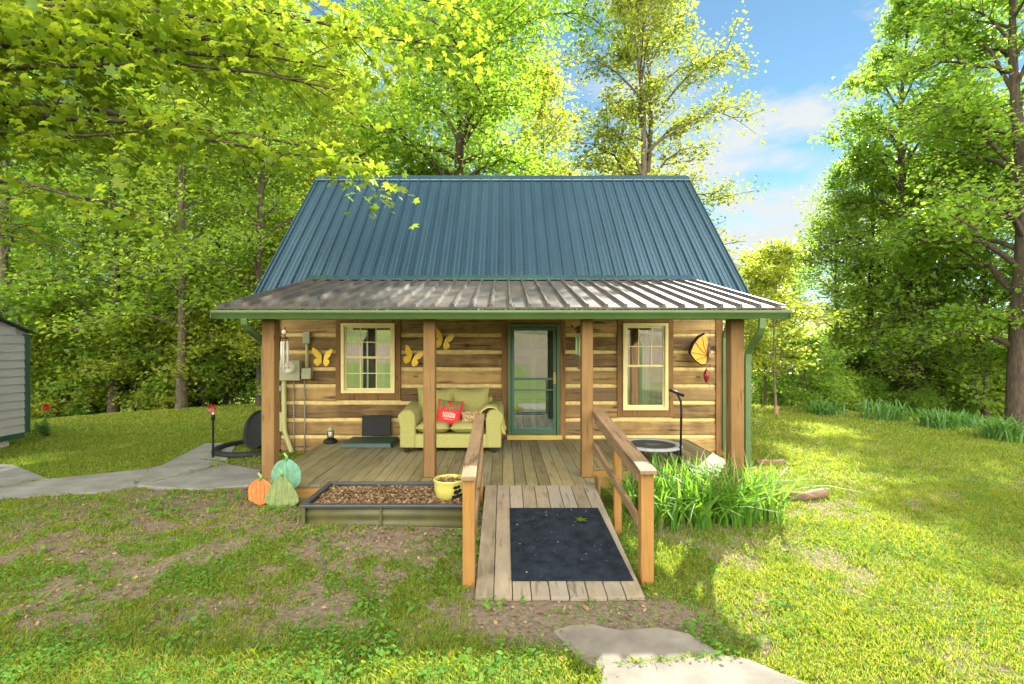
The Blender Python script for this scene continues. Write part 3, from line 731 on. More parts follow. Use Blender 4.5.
# ------------------------------------------------------------------ ramp
ramp = thing('wooden_ramp', 'wooden entry ramp with plank surface and handrails up to the porch', 'ramp', (.42, 3.83, 0))
RY0, RY1, RX0, RX1 = 3.83, 5.94, -.222, 1.088
def rz_(y): return .025+(DZ-.028)*(y-RY0)/(RY1-RY0)
rb = MB(); x = RX0; k = 0
while x < RX1-.03:
    xe = min(x+.139, RX1); j = lr.uniform(-.003,.003); e = lr.uniform(-.006,.01)
    rb.hexa([(x,RY0+e,rz_(RY0)-.03+j),(xe,RY0+e,rz_(RY0)-.03+j),(xe,RY1,DZ-.036),(x,RY1,DZ-.036),(x,RY0+e,rz_(RY0)+j),(xe,RY0+e,rz_(RY0)+j),(xe,RY1,DZ-.004),(x,RY1,DZ-.004)]); x += .1455
rb.build('plank_surface', M['ramp'], ramp, bevel=.004)
st = MB()
for xx in (RX0+.01, .4, RX1-.05): st.hexa([(xx,RY0+.02,-.02),(xx+.04,RY0+.02,-.02),(xx+.04,RY1,-.02),(xx,RY1,-.02),(xx,RY0+.02,rz_(RY0)-.034),(xx+.04,RY0+.02,rz_(RY0)-.034),(xx+.04,RY1,DZ-.04),(xx,RY1,DZ-.04)])
st.build('stringers', M['rail'], ramp)
def rail_y(x0, x1, ya, za, yb, zb, th, name, m_):
    return MB().hexa([(x0,ya,za-th),(x1,ya,za-th),(x1,yb,zb-th),(x0,yb,zb-th),(x0,ya,za),(x1,ya,za),(x1,yb,zb),(x0,yb,zb)]).build(name, m_, ramp, bevel=.007)
# left railing
MB().box(-.335,-.235,4.03,4.12,-.05,.865).build('newel_post', M['newel'], ramp, bevel=.007)
MB().box(-.335,-.245,5.86,5.945,.0,1.09).build('newel_post', M['newel'], ramp, bevel=.007)
rail_y(-.345,-.228,3.99,.905,5.96,1.13,.038,'rail_cap',M['rail'])
rail_y(-.272,-.236,4.122,.86,5.855,1.055,.13,'side_rail',M['rail'])
rail_y(-.272,-.236,4.122,.47,5.855,.70,.13,'side_rail',M['rail'])
# right railing
MB().box(1.12,1.225,4.08,4.18,-.05,.90).build('newel_post', M['newel'], ramp, bevel=.007)
MB().box(1.14,1.215,5.16,5.24,-.02,1.0).build('newel_post', M['newel'], ramp, bevel=.006)
rail_y(1.10,1.24,4.04,.94,6.245,1.135,.036,'rail_cap',M['rail'])
rail_y(1.115,1.15,4.183,.914,6.245,1.098,.105,'side_rail',M['rail'])
rail_y(1.115,1.15,4.185,.52,6.245,.715,.085,'side_rail',M['rail'])

mt = MB(); ya, yb = 4.03, 5.32
mt.hexa([(.06,ya,rz_(ya)+.004),(1.045,ya,rz_(ya)+.004),(1.0,yb,rz_(yb)+.004),(.06,yb,rz_(yb)+.004),(.06,ya,rz_(ya)+.014),(1.045,ya,rz_(ya)+.014),(1.0,yb,rz_(yb)+.014),(.06,yb,rz_(yb)+.014)])
tag(mt.build('rubber_mat', M['matrub'], bevel=.003), 'large black rubber mat lying flat on the ramp boards', 'mat')
mr = np.random.default_rng(5); nn_ = 70; lx = mr.uniform(.09,1.0,nn_); ly = mr.uniform(4.07,5.28,nn_)
lo_ = np_mesh('mat_debris', flake_mesh(np.stack([lx, ly, rz_(ly)+.018], 1), mr.choice([.006,.009,.014,.025],nn_), mr, .15), 4, M['straw']); tag(lo_, 'bits of leaf and lint lying on the black mat', 'debris', kind='stuff')
# the green maple leaf that fell on the mat
def maple_pts(c, s, ax, nrm):
    ax = Vector(ax).normalized(); nrm = Vector(nrm); nrm = (nrm-ax*nrm.dot(ax)).normalized(); bx = nrm.cross(ax)
    out = [Vector(c)]
    for ang, r_ in ((-150,.35),(-110,.75),(-82,.42),(-52,.95),(-24,.50),(0,1.1),(24,.50),(52,.95),(82,.42),(110,.75),(150,.35)):
        out.append(Vector(c)+(ax*math.cos(R(ang))+bx*math.sin(R(ang)))*s*r_)
    return out
pts = maple_pts((.76, 5.02, rz_(5.02)+.03), .085, (.9,.35,0), (0,0,1))
lf = MB().prism([tuple(p) for p in pts[1:]], (0,0,.002)); lf.tube([(.76,5.02,rz_(5.02)+.03),(.70,4.98,rz_(5)+.02)], .002, 4)
tag(lf.build('fallen_leaf', M['leaf_near']), 'single green maple leaf fallen on the black mat', 'leaf')

# ------------------------------------------------------------------ raised bed, pot, cut-out pumpkins
bed = thing('raised_bed', 'raised garden bed of olive steel panels filled with mulch', 'planter', (-1.2, 5.1, .03))
bx0, bx1, by0, by1, bz0, bz1 = -2.06, -.37, 5.10, 5.915, -.03, .315
def corr(x0, x1, y, outward):
    n = 16; vs = []; fs = []
    for i in range(n+1):
        z = bz0+(bz1-.02-bz0)*i/n; o_ = .008*math.sin(i/n*2*PI*3)
        vs += [(x0, y+o_*outward, z), (x1, y+o_*outward, z), (x1, y+o_*outward-outward*.006, z), (x0, y+o_*outward-outward*.006, z)]
    for i in range(n):
        for k in range(4): fs.append((i*4+k, i*4+(k+1)%4, (i+1)*4+(k+1)%4, (i+1)*4+k))
    return MB().add(vs, fs)
corr(bx0+.03, bx1-.03, by0+.01, -1).build('front_panel', M['planter'], bed, smooth=True)
corr(bx0+.03, bx1-.03, by1-.01, 1).build('back_panel', M['planter'], bed, smooth=True)
for xx in (bx0+.002, bx1-.012): MB().box(xx, xx+.01, by0+.03, by1-.03, bz0, bz1-.02).build('side_panel', M['planter'], bed)
for xx in (bx0-.004, bx1-.036):
    for yy in (by0-.014, by1-.026): MB().box(xx, xx+.04, yy, yy+.04, bz0, bz1-.022).build('corner_post', M['planter'], bed, bevel=.006)
sm_ = MB(); sm_.box(-1.27,-1.245, by0-.012, by0-.001, bz0+.01, bz1-.022); sm_.build('panel_seam', M['planter'], bed)
rm = MB(); rm.box(bx0-.02, bx1+.01, by0-.03, by0+.035, bz1-.02, bz1+.012); rm.box(bx0-.02, bx1+.01, by1-.035, by1+.02, bz1-.02, bz1+.012); rm.box(bx0-.02, bx0+.04, by0+.036, by1-.036, bz1-.02, bz1+.011); rm.box(bx1-.04, bx1+.01, by0+.036, by1-.036, bz1-.02, bz1+.011)
rm.build('rim', M['planterrim'], bed, bevel=.008)
nxb, nyb = 50, 26; vs = []; fs = []
for j in range(nyb):
    for i in range(nxb):
        x = bx0+.03+(bx1-bx0-.06)*i/(nxb-1); y = by0+.03+(by1-by0-.06)*j/(nyb-1)
        vs.append((x, y, .245+.05*float(fbm(x*5, y*5, 3))))
for j in range(nyb-1):
    for i in range(nxb-1): fs.append((j*nxb+i, j*nxb+i+1, (j+1)*nxb+i+1, (j+1)*nxb+i))
MB().add(vs, fs).build('soil', M['mulch'], bed, smooth=True)

n = 2600; px = rng.uniform(bx0+.05, bx1-.05, n); py = rng.uniform(by0+.05, by1-.05, n)
mv = flake_mesh(np.stack([px, py, .262+.05*fbm(px*5, py*5, 3)+rng.random(n)*.012], 1), rng.uniform(.02, .055, n), rng, .45)
fl_ = np_mesh('bark_mulch', mv - np.array([-1.2, 5.1, .03]), 4, M['litter'], bed); fl_['kind'] = 'stuff'

pot = thing('plant_pot', 'round yellow glazed pot of soil standing in the raised bed', 'pot', (-.60, 5.50, .27))
pb = MB().lathe([(.125,0),(.15,.02),(.165,.12),(.17,.19),(.175,.2),(.172,.213),(.158,.213),(.155,.17)], (-.60,5.50,.27), 36)
pbo = pb.build('pot_body', M['pot'], pot, smooth=True)
MB().lathe([(.02,.165),(.152,.168),(.152,.175),(.02,.185)], (-.60,5.50,.27), 24).build('soil', M['mulch'], pot, smooth=True)
n = 160; rr_ = np.sqrt(rng.random(n))*.14; aa = rng.random(n)*2*PI
lv = flake_mesh(np.stack([rr_*np.cos(aa), rr_*np.sin(aa), .188+rng.random(n)*.02], 1), rng.uniform(.02,.045,n), rng, .5)
q_ = np_mesh('dry_leaves', lv, 4, M['litter'], pot)
pp = MB()
for (ang, z, s_) in [(-66,.05,.03),(-58,.10,.034),(-50,.055,.03),(-44,.11,.03),(-38,.06,.028),(-62,.15,.026),(-50,.155,.024)]:
    a_ = R(ang); rad = .162+.01*(z/.2)
    c_ = Vector((-.60+rad*math.cos(a_), 5.50+rad*math.sin(a_), .27+z)); u = Vector((-math.sin(a_), math.cos(a_), 0)); o2 = Vector((math.cos(a_), math.sin(a_), 0))
    pp.prism([c_+o2*.001+u*s_*math.cos(t)+Vector((0,0,s_*.7*math.sin(t))) for t in [k*2*PI/9 for k in range(9)]], o2*.004)
pp.build('leaf_print', M['black'], pbo)

def cutout(name, label, cx, cz, y, w_, h_, lobes, m_, lm, gz, kind='pumpkin', stem_m=None):
    root = thing(name, label, 'garden ornament', (cx, y, gz), 'painted pumpkin cut-outs by the porch post')
    out = []
    for k in range(56):
        t = 2*PI*k/56
        if kind == 'pumpkin':
            r_ = 1+.035*abs(math.sin(t*lobes/2)); x = math.cos(t)*w_/2*r_; z = math.sin(t)*h_/2*r_*(1-.08*max(0, math.sin(t))*abs(math.cos(t)))
        else:
            z = math.sin(t)*h_/2; tz = (z/h_+.5); prof = .40+.60*max(0, (1-(tz-.25)/.75))**1.3 if tz > .25 else 1.0-.6*(.25-tz)
            x = math.cos(t)*w_/2*(prof if tz > .04 else .8)
        out.append((cx+x, y, cz+z))
    o = MB().prism(out, (0, .012, 0)).build('board', m_, root, bevel=.002)
    rb_ = MB()
    for k in range(-2, 3):
        pth = []
        for i in range(9):
            u = -1+2*i/8; z = u*h_/2*.93; bulge = math.sqrt(max(.02, 1-(u*.93)**2)) if kind == 'pumpkin' else (.52+.48*(1-(u+1)/2)**.6)
            pth.append((cx+k*w_/5.4*bulge, y-.002, cz+z))
        rb_.tube(pth, .0035, 5)
    rb_.build('painted_ribs', lm, o)
    sm = MB().tube([(cx, y+.004, cz+h_/2*.95), (cx+.01, y+.003, cz+h_/2+.03), (cx-.025, y+.0, cz+h_/2+.07)], [.022,.016,.012], 8); sm.build('stem', stem_m or M['linegreen'], root, smooth=True)
    MB().tube([(cx, y+.02, gz-.06), (cx, y+.02, cz)], .007, 6).build('stake', M['stakewood'], root)
    return root
cutout('pumpkin_cutout', 'orange pumpkin cut-out, the smallest of three beside the left post', -2.76, .285, 5.66, .27, .29, 6, M['pumpkin'], M['line'], .03)
cutout('pumpkin_cutout', 'olive gourd shaped cut-out standing in front of the teal one', -2.50, .285, 5.62, .44, .40, 6, M['gourd'], M['linegreen'], .03, 'gourd')
cutout('pumpkin_cutout', 'large pale teal pumpkin cut-out behind the olive gourd', -2.52, .435, 5.78, .34, .38, 7, M['teal'], M['lineteal'], .03)

# ------------------------------------------------------------------ porch furniture
sofa = thing('loveseat', 'sage green upholstered loveseat against the log wall', 'sofa', (-.83, 8.1, DZ))
sx0, sx1, sy0, sy1 = -1.60, -.04, 7.66, 8.62
MB().box(sx0+.04, sx1-.04, sy0+.02, sy1-.05, DZ+.07, DZ+.28).build('base', M['sofa'], sofa, bevel=.02, seg=3)
for xa, sg in ((sx0, 1), (sx1, -1)):
    mb = MB(); pr = []
    for (x, z) in [(.0,.07),(.24,.07),(.24,.52),(.225,.60),(.17,.645),(.10,.655),(.02,.63),(-.03,.57),(-.035,.50),(.0,.42)]:
        pr.append((xa+sg*x, sy0, DZ+z))
    mb.prism(pr, (0, sy1-sy0-.1, .06)); mb.build('arm', M['sofa'], sofa, bevel=.03, smooth=True, seg=3)
MB().hexa([(sx0+.2,sy1-.25,DZ+.1),(sx1-.2,sy1-.25,DZ+.1),(sx1-.2,sy1-.05,DZ+.1),(sx0+.2,sy1-.05,DZ+.1),(sx0+.15,sy1-.16,DZ+.78),(sx1-.15,sy1-.16,DZ+.78),(sx1-.15,sy1,DZ+.78),(sx0+.15,sy1,DZ+.78)]).build('backrest', M['sofa'], sofa, bevel=.05, seg=3)
def cushion(cx, cy_, cz, wx, dy, hz, rx=0, ry=0, rz=0, horns=0, n=13, p=4.0):
    """soft pillow: superellipsoid grid with pinched corners"""
    Mx = Matrix.Translation((cx, cy_, cz)) @ Matrix.Rotation(rz,4,'Z') @ Matrix.Rotation(ry,4,'Y') @ Matrix.Rotation(rx,4,'X')
    vs = []; fs = []
    for side in (1, -1):
        for j in range(n):
            for i in range(n):
                u = -1+2*i/(n-1); v = -1+2*j/(n-1)
                th = (max(0, 1-abs(u)**p)*max(0, 1-abs(v)**p))**.5
                c_ = 1+horns*(abs(u)*abs(v))**2 - .05*(1-abs(u)**2)*abs(v)**3 - .05*(1-abs(v)**2)*abs(u)**3
                vs.append(Mx @ Vector((u*wx/2*c_, -side*dy/2*th, v*hz/2*c_)))
    for side in (0, 1):
        b_ = side*n*n
        for j in range(n-1):
            for i in range(n-1):
                q = (b_+j*n+i, b_+j*n+i+1, b_+(j+1)*n+i+1, b_+(j+1)*n+i); fs.append(q if side == 0 else q[::-1])
    return MB().add(vs, fs)
for cx in (-1.11, -.57):
    cushion(cx, 7.99, DZ+.365, .54, .17, .64, rx=R(90)).build('seat_cushion', M['sofa'], sofa, smooth=True)
for cx, rr2 in ((-1.14, R(2)), (-.555, R(-2))):
    cushion(cx, 8.33, DZ+.66, .60, .24, .52, rx=R(-10), ry=rr2, horns=.07, p=2.6).build('back_cushion', M['sofa'], sofa, smooth=True)
for xx in (sx0+.10, sx1-.12):
    for yy in (sy0+.06, sy1-.16): MB().box(xx-.03, xx+.03, yy-.03, yy+.03, DZ, DZ+.072).build('foot', M['black'], sofa)

pil = thing('throw_pillow', 'red square pillow with holly and white lettering, propped on loveseat', 'pillow', (-.87, 8.02, DZ+.40))
cushion(-.87, 8.0, DZ+.57, .40, .14, .40, rx=R(-16), ry=R(6), horns=.05, p=2.4).build('pillow_body', M['red'], pil, smooth=True)
def onp(u, v, o_=.0):     # point on the pillow front
    Mx = Matrix.Translation((-.87, 8.0, DZ+.57)) @ Matrix.Rotation(R(6),4,'Y') @ Matrix.Rotation(R(-16),4,'X')
    th = (max(0, 1-abs(u)**2.4)*max(0, 1-abs(v)**2.4))**.5
    return Mx @ Vector((u*.2, -.07*th-.004-o_, v*.2))
sc2 = MB()
for row, z in ((0,-.12),(1,-.34)):
    pth = [onp(-.5+1.0*i/40, z+.10*math.sin(i*.95+row)+.02*math.sin(i*2.3)) for i in range(41)]
    sc2.tube(pth, .0042, 5)
sc2.tube([onp(-.35+.75*i/8, -.55-.02*i/8) for i in range(9)], .003, 5)
sc2.build('lettering', M['white'], pil)
hl = MB(); r0 = random.Random(5)
for k in range(26):
    u = r0.uniform(-.75,.75); v = r0.uniform(.25,.85); a_ = r0.uniform(0, PI)
    c_ = onp(u, v, .003); ux = (onp(u+.05, v, .003)-c_).normalized(); vx = (onp(u, v+.05, .003)-c_).normalized()
    d1 = ux*math.cos(a_)+vx*math.sin(a_); d2 = ux*-math.sin(a_)+vx*math.cos(a_)
    hl.prism([c_-d1*.035, c_-d1*.012+d2*.014, c_+d1*.012+d2*.016, c_+d1*.038, c_+d1*.012-d2*.016, c_-d1*.012-d2*.014], (ux.cross(vx))*.003)
hl.build('holly_leaves', M['greenleafpaint'], pil)
tag(cushion(-.49, 7.93, DZ+.53, .36, .12, .19, rx=R(-40), ry=R(-8), horns=.06, p=2.4).build('lumbar_pillow', M['brownprint'], None, smooth=True), 'small brown and cream patterned pillow beside the red one', 'pillow')
# throw blanket over the right arm
tb = MB(); nU, nV = 16, 10; vs = []; fs = []
prof_ = [(-.36,.55),(-.33,.60),(-.29,.645),(-.22,.685),(-.15,.69),(-.09,.67),(-.04,.62),(-.015,.55),(.0,.48),(.015,.40),(.035,.33),(.05,.28)]
for j in range(nV):
    for i, (x, z) in enumerate(prof_):
        wv = .012*math.sin(j*1.9+i*.4)*(i/6)
        vs.append((sx1+x+wv+.02*(j/nV)*(i>6), 7.70+.42*j/(nV-1), DZ+z+.012+.01*math.sin(j*1.5)-(.04*math.sin(j*.8) if i > 9 else 0)))
m_ = len(prof_)
for j in range(nV-1):
    for i in range(m_-1): fs.append((j*m_+i, j*m_+i+1, (j+1)*m_+i+1, (j+1)*m_+i))
o = tb.add(vs, fs).build('throw_blanket', M['throw'], None, smooth=True); so = o.modifiers.new('thick', 'SOLIDIFY'); so.thickness = .018; so.offset = 1
tag(o, 'pale yellow throw blanket draped over the right sofa arm', 'blanket')

tray = thing('open_case', 'low black case lying open with lid against the log wall', 'case', (-2.2, 8.4, DZ))
t = MB(); t.hexa([(-2.62,8.0,DZ),(-1.80,8.0,DZ),(-1.80,8.62,DZ),(-2.62,8.62,DZ),(-2.60,8.02,DZ+.075),(-1.82,8.02,DZ+.075),(-1.82,8.60,DZ+.075),(-2.60,8.60,DZ+.075)])
t.build('case_body', M['dkgreen'], tray, bevel=.012)
MB().obox((-2.21,8.665,DZ+.25),(.50,.03,.35),rx=R(-7)).build('lid', M['black'], tray, bevel=.01)
lan = thing('small_lantern', 'little black based lantern with glass body on the porch boards', 'lantern', (-2.93, 8.45, DZ))
MB().lathe([(.11,0),(.12,.02),(.10,.05),(.06,.075),(.045,.08)], (-2.93,8.45,DZ), 20).build('lantern_base', M['black'], lan, smooth=True)
MB().lathe([(.04,.08),(.055,.09),(.06,.17),(.05,.20),(.03,.205)], (-2.93,8.45,DZ), 18).build('glass_body', M['clear'], lan, smooth=True)
MB().lathe([(.035,.085),(.045,.10),(.045,.15),(.03,.155)], (-2.93,8.45,DZ), 14).build('candle', M['white'], lan, smooth=True)
MB().lathe([(.055,.205),(.06,.215),(.03,.25),(.012,.265)], (-2.93,8.45,DZ), 14).build('cap', M['meter'], lan, smooth=True)

tramp = thing('mini_trampoline', 'round mini trampoline with grey padded edge and T-bar handle on porch', 'trampoline', (2.13, 7.3, DZ))
tcx, tcy, tz = 2.12, 7.22, DZ+.215
MB().torus((tcx,tcy,tz), .385, .055, 48, 10, .45).build('edge_pad', M['pad'], tramp, smooth=True)
MB().lathe([(.005,.0),(.338,.0),(.338,.006),(.005,.006)], (tcx,tcy,tz+.004), 40).build('jump_mat', M['mesh'], tramp)
pm = MB(); pm.obox((tcx+.02,tcy,tz+.0115),(.20,.012,.001),rz=R(-18)); pm.obox((tcx+.0,tcy-.05,tz+.0115),(.10,.008,.001),rz=R(-18)); pm.build('printed_mark', M['pad'], tramp)
for k in range(6):
    a_ = R(30+60*k); MB().tube([(tcx+.37*math.cos(a_), tcy+.37*math.sin(a_), tz-.01), (tcx+.38*math.cos(a_), tcy+.38*math.sin(a_), DZ)], .016, 8).build('leg', M['rubber'], tramp)
hb = MB(); hb.tube([(2.44,6.92,DZ+.02),(2.455,6.92,DZ+.75),(2.45,6.93,DZ+.88),(2.40,6.95,DZ+1.0)], .016, 8); hb.tube([(2.44,6.92,DZ+.12),(2.32,7.04,DZ+.2)], .014, 6)
hb.build('handle_pole', M['black'], tramp, smooth=True)
MB().tube([(2.30,6.94,DZ+1.035),(2.50,6.96,DZ+.955)], .022, 10).build('grip', M['black'], tramp, smooth=True)

# ------------------------------------------------------------------ things fixed to or hung from the cabin
F_ = WY-.012
em = thing('electric_meter', 'grey electric meter box with conduits on the left log wall', 'meter', (-3.7, F_, 1.5))
MB().box(-3.88,-3.53,F_-.13,F_,1.31,1.66).build('meter_box', M['meter'], em, bevel=.012)
Mx = Matrix.Rotation(R(90),4,'X')
MB().lathe([(.10,.125),(.10,.15),(.092,.155),(.088,.20),(.07,.215),(.01,.218)], (-3.70,F_,1.535), 28, Mx).build('meter_dial', M['white'], em, smooth=True)
MB().box(-3.745,-3.655,F_-.222,F_-.2185,1.525,1.545).build('dial_band', M['cable'], em)
MB().tube([(-3.82,F_-.07,1.305),(-3.82,F_-.06,.55),(-3.81,F_-.06,.42),(-3.76,F_-.06,.26),(-3.70,F_-.06,.10),(-3.69,F_-.06,-.05)], .042, 12).build('conduit', M['conduit'], em, smooth=True)
for x_ in (-3.675, -3.485): MB().tube([(x_,F_-.02,1.31),(x_+.004,F_-.02,.6),(x_,F_-.02,.0)], .011, 6).build('cable', M['cable'], em, smooth=True)
MB().tube([(-3.43,F_-.05,1.97),(-3.43,F_-.05,1.52)], .032, 12).build('conduit', M['conduit'], em, smooth=True)
MB().box(-3.49,-3.37,F_-.10,F_,1.955,2.16).build('junction_box', M['meter'], em, bevel=.01)
MB().box(-3.51,-3.345,F_-.11,F_,1.335,1.525).build('junction_box', M['meter'], em, bevel=.01)
MB().box(-3.528,-3.512,F_-.07,F_-.03,1.40,1.44).build('connector', M['meter'], em)
tag(MB().box(-3.96,-3.87,F_-.07,F_,1.12,1.22).build('wall_box', M['pad'], bevel=.01), 'small grey utility box on the logs, below the meter', 'utility box')
tag(MB().box(-3.97,-3.86,F_-.06,F_,.42,.75).build('wall_box', M['conduit'], bevel=.01), 'tall tan utility panel low on the wall beside the conduit', 'utility box')

def chime(name, label, cx, y, ztop, tubes, tm, topm, sail_z):
    r_ = thing(name, label, 'wind chime', (cx, y, ztop))
    MB().tube([(cx,y,ztop+.16),(cx,y,ztop)], .003, 5).build('cord', M['cable'], r_)
    MB().lathe([(.02,-.012),(.055,-.008),(.06,.0),(.035,.022),(.012,.03)], (cx,y,ztop), 18).build('crown', topm, r_, smooth=True)
    for (dx, dy, zl, rad) in tubes:
        q = MB(); q.tube([(cx+dx,y+dy,ztop-.05),(cx+dx,y+dy,ztop-.05-zl)], rad, 10); q.tube([(cx+dx,y+dy,ztop-.052),(cx+dx,y+dy,ztop)], .002, 4); q.build('chime_tube', tm, r_, smooth=True)
    q = MB(); q.tube([(cx,y,ztop-.01),(cx,y,sail_z)], .002, 4); q.build('cord', M['cable'], r_)
    return r_
c1 = chime('wind_chime', 'white tube wind chime hanging in front of the electric meter', -3.70, 8.45, 2.04, [(-.05,-.02,.44,.018),(.0,-.05,.50,.018),(.055,-.02,.46,.019),(.02,.04,.42,.018)], M['white'], M['rust'], 1.5)
ob = MB(); 
for k in range(5):
    a_ = 2*PI*k/5; ob.prism([(-3.70,8.40,2.15),(-3.70+.05*math.cos(a_-.4),8.40,2.15+.05*math.sin(a_-.4)),(-3.70+.095*math.cos(a_),8.40,2.15+.095*math.sin(a_)),(-3.70+.05*math.cos(a_+.4),8.40,2.15+.05*math.sin(a_+.4))], (0,.008,0))
ob.build('flower_ornament', M['rust'], c1)
MB().lathe([(.04,0),(.035,.01),(.005,.014)], (-3.70,8.40,2.15), 14, Matrix.Rotation(R(90),4,'X')).build('ornament_centre', M['white'], c1)
c2_ = chime('wind_chime', 'pale green wind chime with rusty bird, beside the post right of door', 1.13, 7.5, 2.12, [(-.045,-.02,.28,.017),(.0,-.045,.30,.017),(.045,-.02,.27,.017),(.0,.04,.28,.017)], M['chimegreen'], M['rust'], 1.58)
bd = MB(); bd.lathe([(.005,-.07),(.03,-.04),(.038,0),(.026,.04),(.004,.075)], (1.13,7.5,2.19), 12, Matrix.Rotation(R(70),4,'Y')); bd.prism([(1.06,7.5,2.20),(1.0,7.5,2.25),(1.015,7.5,2.20)], (0,.01,0)); bd.prism([(1.14,7.49,2.21),(1.19,7.47,2.27),(1.20,7.49,2.21)], (0,.008,0))
bd.build('bird_ornament', M['rust'], c2_, smooth=True)
MB().prism([(1.11,7.498,1.66),(1.15,7.498,1.66),(1.16,7.498,1.60),(1.13,7.498,1.56),(1.10,7.498,1.60)], (0,.006,0)).build('wind_sail', M['rust'], c2_)

def wing_outline(kind, s):
    up = [(.015,-.03),(.03,.08),(.14,.26),(.32,.46),(.50,.56),(.58,.52),(.53,.32),(.46,.14),(.33,.0),(.15,-.06)]
    lo = [(.015,.0),(.16,-.02),(.34,-.04),(.44,-.14),(.42,-.30),(.30,-.43),(.18,-.45),(.08,-.32),(.02,-.16)]
    return [(x*s, z*s) for x, z in (up if kind == 'up' else lo)]
def butterfly(label, cx, cz, y, s, roll):
    r_ = thing('metal_butterfly', label, 'wall ornament', (cx, y, cz), 'yellow butterflies on the log wall')
    def tr(x, z, dy): return (cx+x*math.cos(roll)-z*math.sin(roll), y+dy, cz+x*math.sin(roll)+z*math.cos(roll))
    for sg in (1, -1):
        mb = MB()
        for kd, o_ in (('up', 0), ('lo', .003)):
            o2 = wing_outline(kd, s)
            mb.prism([tr(sg*x, z, -.012-abs(x)*.35-o_) for x, z in (o2 if sg == 1 else o2[::-1])], (0,.004,0))
        wg = mb.build('wing', M['bfyellow'], r_)
        for (ux, uz, ur) in ((.46,.46,.05),(.44,.28,.04),(.34,-.32,.045),(.20,-.36,.035),(.24,.20,.03)):
            MB().prism([tr(sg*(ux*s+ur*s*math.cos(t_)), uz*s+ur*s*math.sin(t_), -.022-ux*s*.35) for t_ in [k*PI/4 for k in range(8)]], (0,.004,0)).build('wing_spot', M['bforange'], wg)
    b_ = MB(); b_.tube([tr(0,-.24*s,-.012), tr(0,-.1*s,-.016), tr(0,.12*s,-.016), tr(0,.2*s,-.012)], [.014*s*2,.05*s,.055*s,.03*s], 8)
    b_.build('body', M['black'], r_, smooth=True)
    an = MB()
    for sg in (1, -1): an.tube([tr(0,.2*s,-.012), tr(sg*.06*s,.34*s,-.02), tr(sg*.12*s,.42*s,-.02)], .003, 5)
    an.build('antennae', M['black'], r_)
    return r_
butterfly('yellow butterfly on the wall between meter and left window', -3.17, 1.70, F_, .31, R(-4))
butterfly('yellow butterfly on the wall left of the middle post', -1.60, 1.71, F_, .31, R(-22))
butterfly('yellow butterfly high on the wall right of the middle post', -1.06, 2.0, F_, .31, R(-16))

big = thing('butterfly_ornament', 'large orange and black butterfly hanging on the right wall', 'wall ornament', (3.36, 8.6, 1.85))
w1 = [(3.50,1.72),(3.52,1.90),(3.50,2.06),(3.44,2.12),(3.34,2.06),(3.25,1.94),(3.20,1.80),(3.23,1.75),(3.30,1.66),(3.40,1.59),(3.47,1.60)]
MB().prism([(x, 8.61, z) for x, z in w1], (0,.006,0)).build('wing', M['bforange'], big, bevel=.001)
vn = MB()
for pth in ([(3.50,1.74),(3.38,1.86),(3.30,1.98)],[(3.50,1.74),(3.44,1.92),(3.42,2.06)],[(3.50,1.74),(3.34,1.78),(3.22,1.80)],[(3.49,1.73),(3.36,1.69),(3.30,1.665)]): vn.tube([(x,8.606,z) for x, z in pth], .004, 5)
bt = [(3.45,2.13),(3.34,2.07),(3.245,1.95),(3.19,1.80),(3.225,1.745)]
vn.tube([(x,8.608,z) for x, z in bt], [.018,.026,.028,.024,.012], 6); vn.tube([(x,8.608,z) for x, z in [(3.225,1.745),(3.295,1.655),(3.40,1.583),(3.475,1.592)]], .012, 6)
vn.build('wing_border', M['black'], big)
MB().tube([(3.505,8.60,1.64),(3.515,8.60,1.80),(3.525,8.60,1.96)], [.010,.018,.012], 8).build('body', M['rust'], big, smooth=True)
# hanging ornaments by the right corner
sp = thing('hanging_ornament', 'red glazed pod and clear crystal hanging beside the large butterfly', 'ornament', (3.5, 8.5, 1.4))
MB().tube([(3.44,8.5,2.66),(3.445,8.5,1.52)], .003, 5).build('cord', M['cable'], sp); MB().tube([(3.50,8.5,2.66),(3.505,8.5,1.28)], .003, 5).build('cord', M['cable'], sp)
MB().lathe([(.004,-.12),(.035,-.07),(.05,0),(.038,.07),(.008,.13)], (3.44,8.5,1.40), 14).build('red_pod', M['redglass'], sp, smooth=True)
MB().lathe([(.003,-.05),(.026,-.01),(.022,.02),(.004,.05)], (3.505,8.5,1.23), 8).build('crystal', M['clear'], sp)
bk = MB()
for k in range(6): bk.lathe([(.004,-.018),(.016,0),(.004,.018)], (3.503,8.5,2.14-.11*k), 8)
bk.build('beads', M['rust'], sp, smooth=True)

# ------------------------------------------------------------------ left yard
shed = thing('garden_shed', 'tan sided garden shed with dark green corner trim at left', 'shed', (-10.7, 7.8, 0))
sX0, sX1, sY0, sY1, sz0 = -12.4, -9.12, 6.0, 9.6, .27
sYm = (sY0+sY1)/2
def sh_top(y): return 2.15+(sY1-sYm-abs(y-sYm))*.40
mb = MB(); z = sz0
while z < 2.86:
    ya, yb = sY0+.1, sY1-.1
    if z > sh_top(sY1-.1)-.15:
        t_ = max(0, (z+.15-2.15)/.40); ya, yb = sY0+max(.1, t_), sY1-max(.1, t_)
    if yb-ya > .15: mb.hexa([(sX1-.03,ya,z),(sX1+.018,ya,z),(sX1+.018,yb,z),(sX1-.03,yb,z),(sX1-.03,ya,z+.15),(sX1+.003,ya,z+.15),(sX1+.003,yb,z+.15),(sX1-.03,yb,z+.15)])
    z += .153
mb.build('siding', M['siding'], shed)
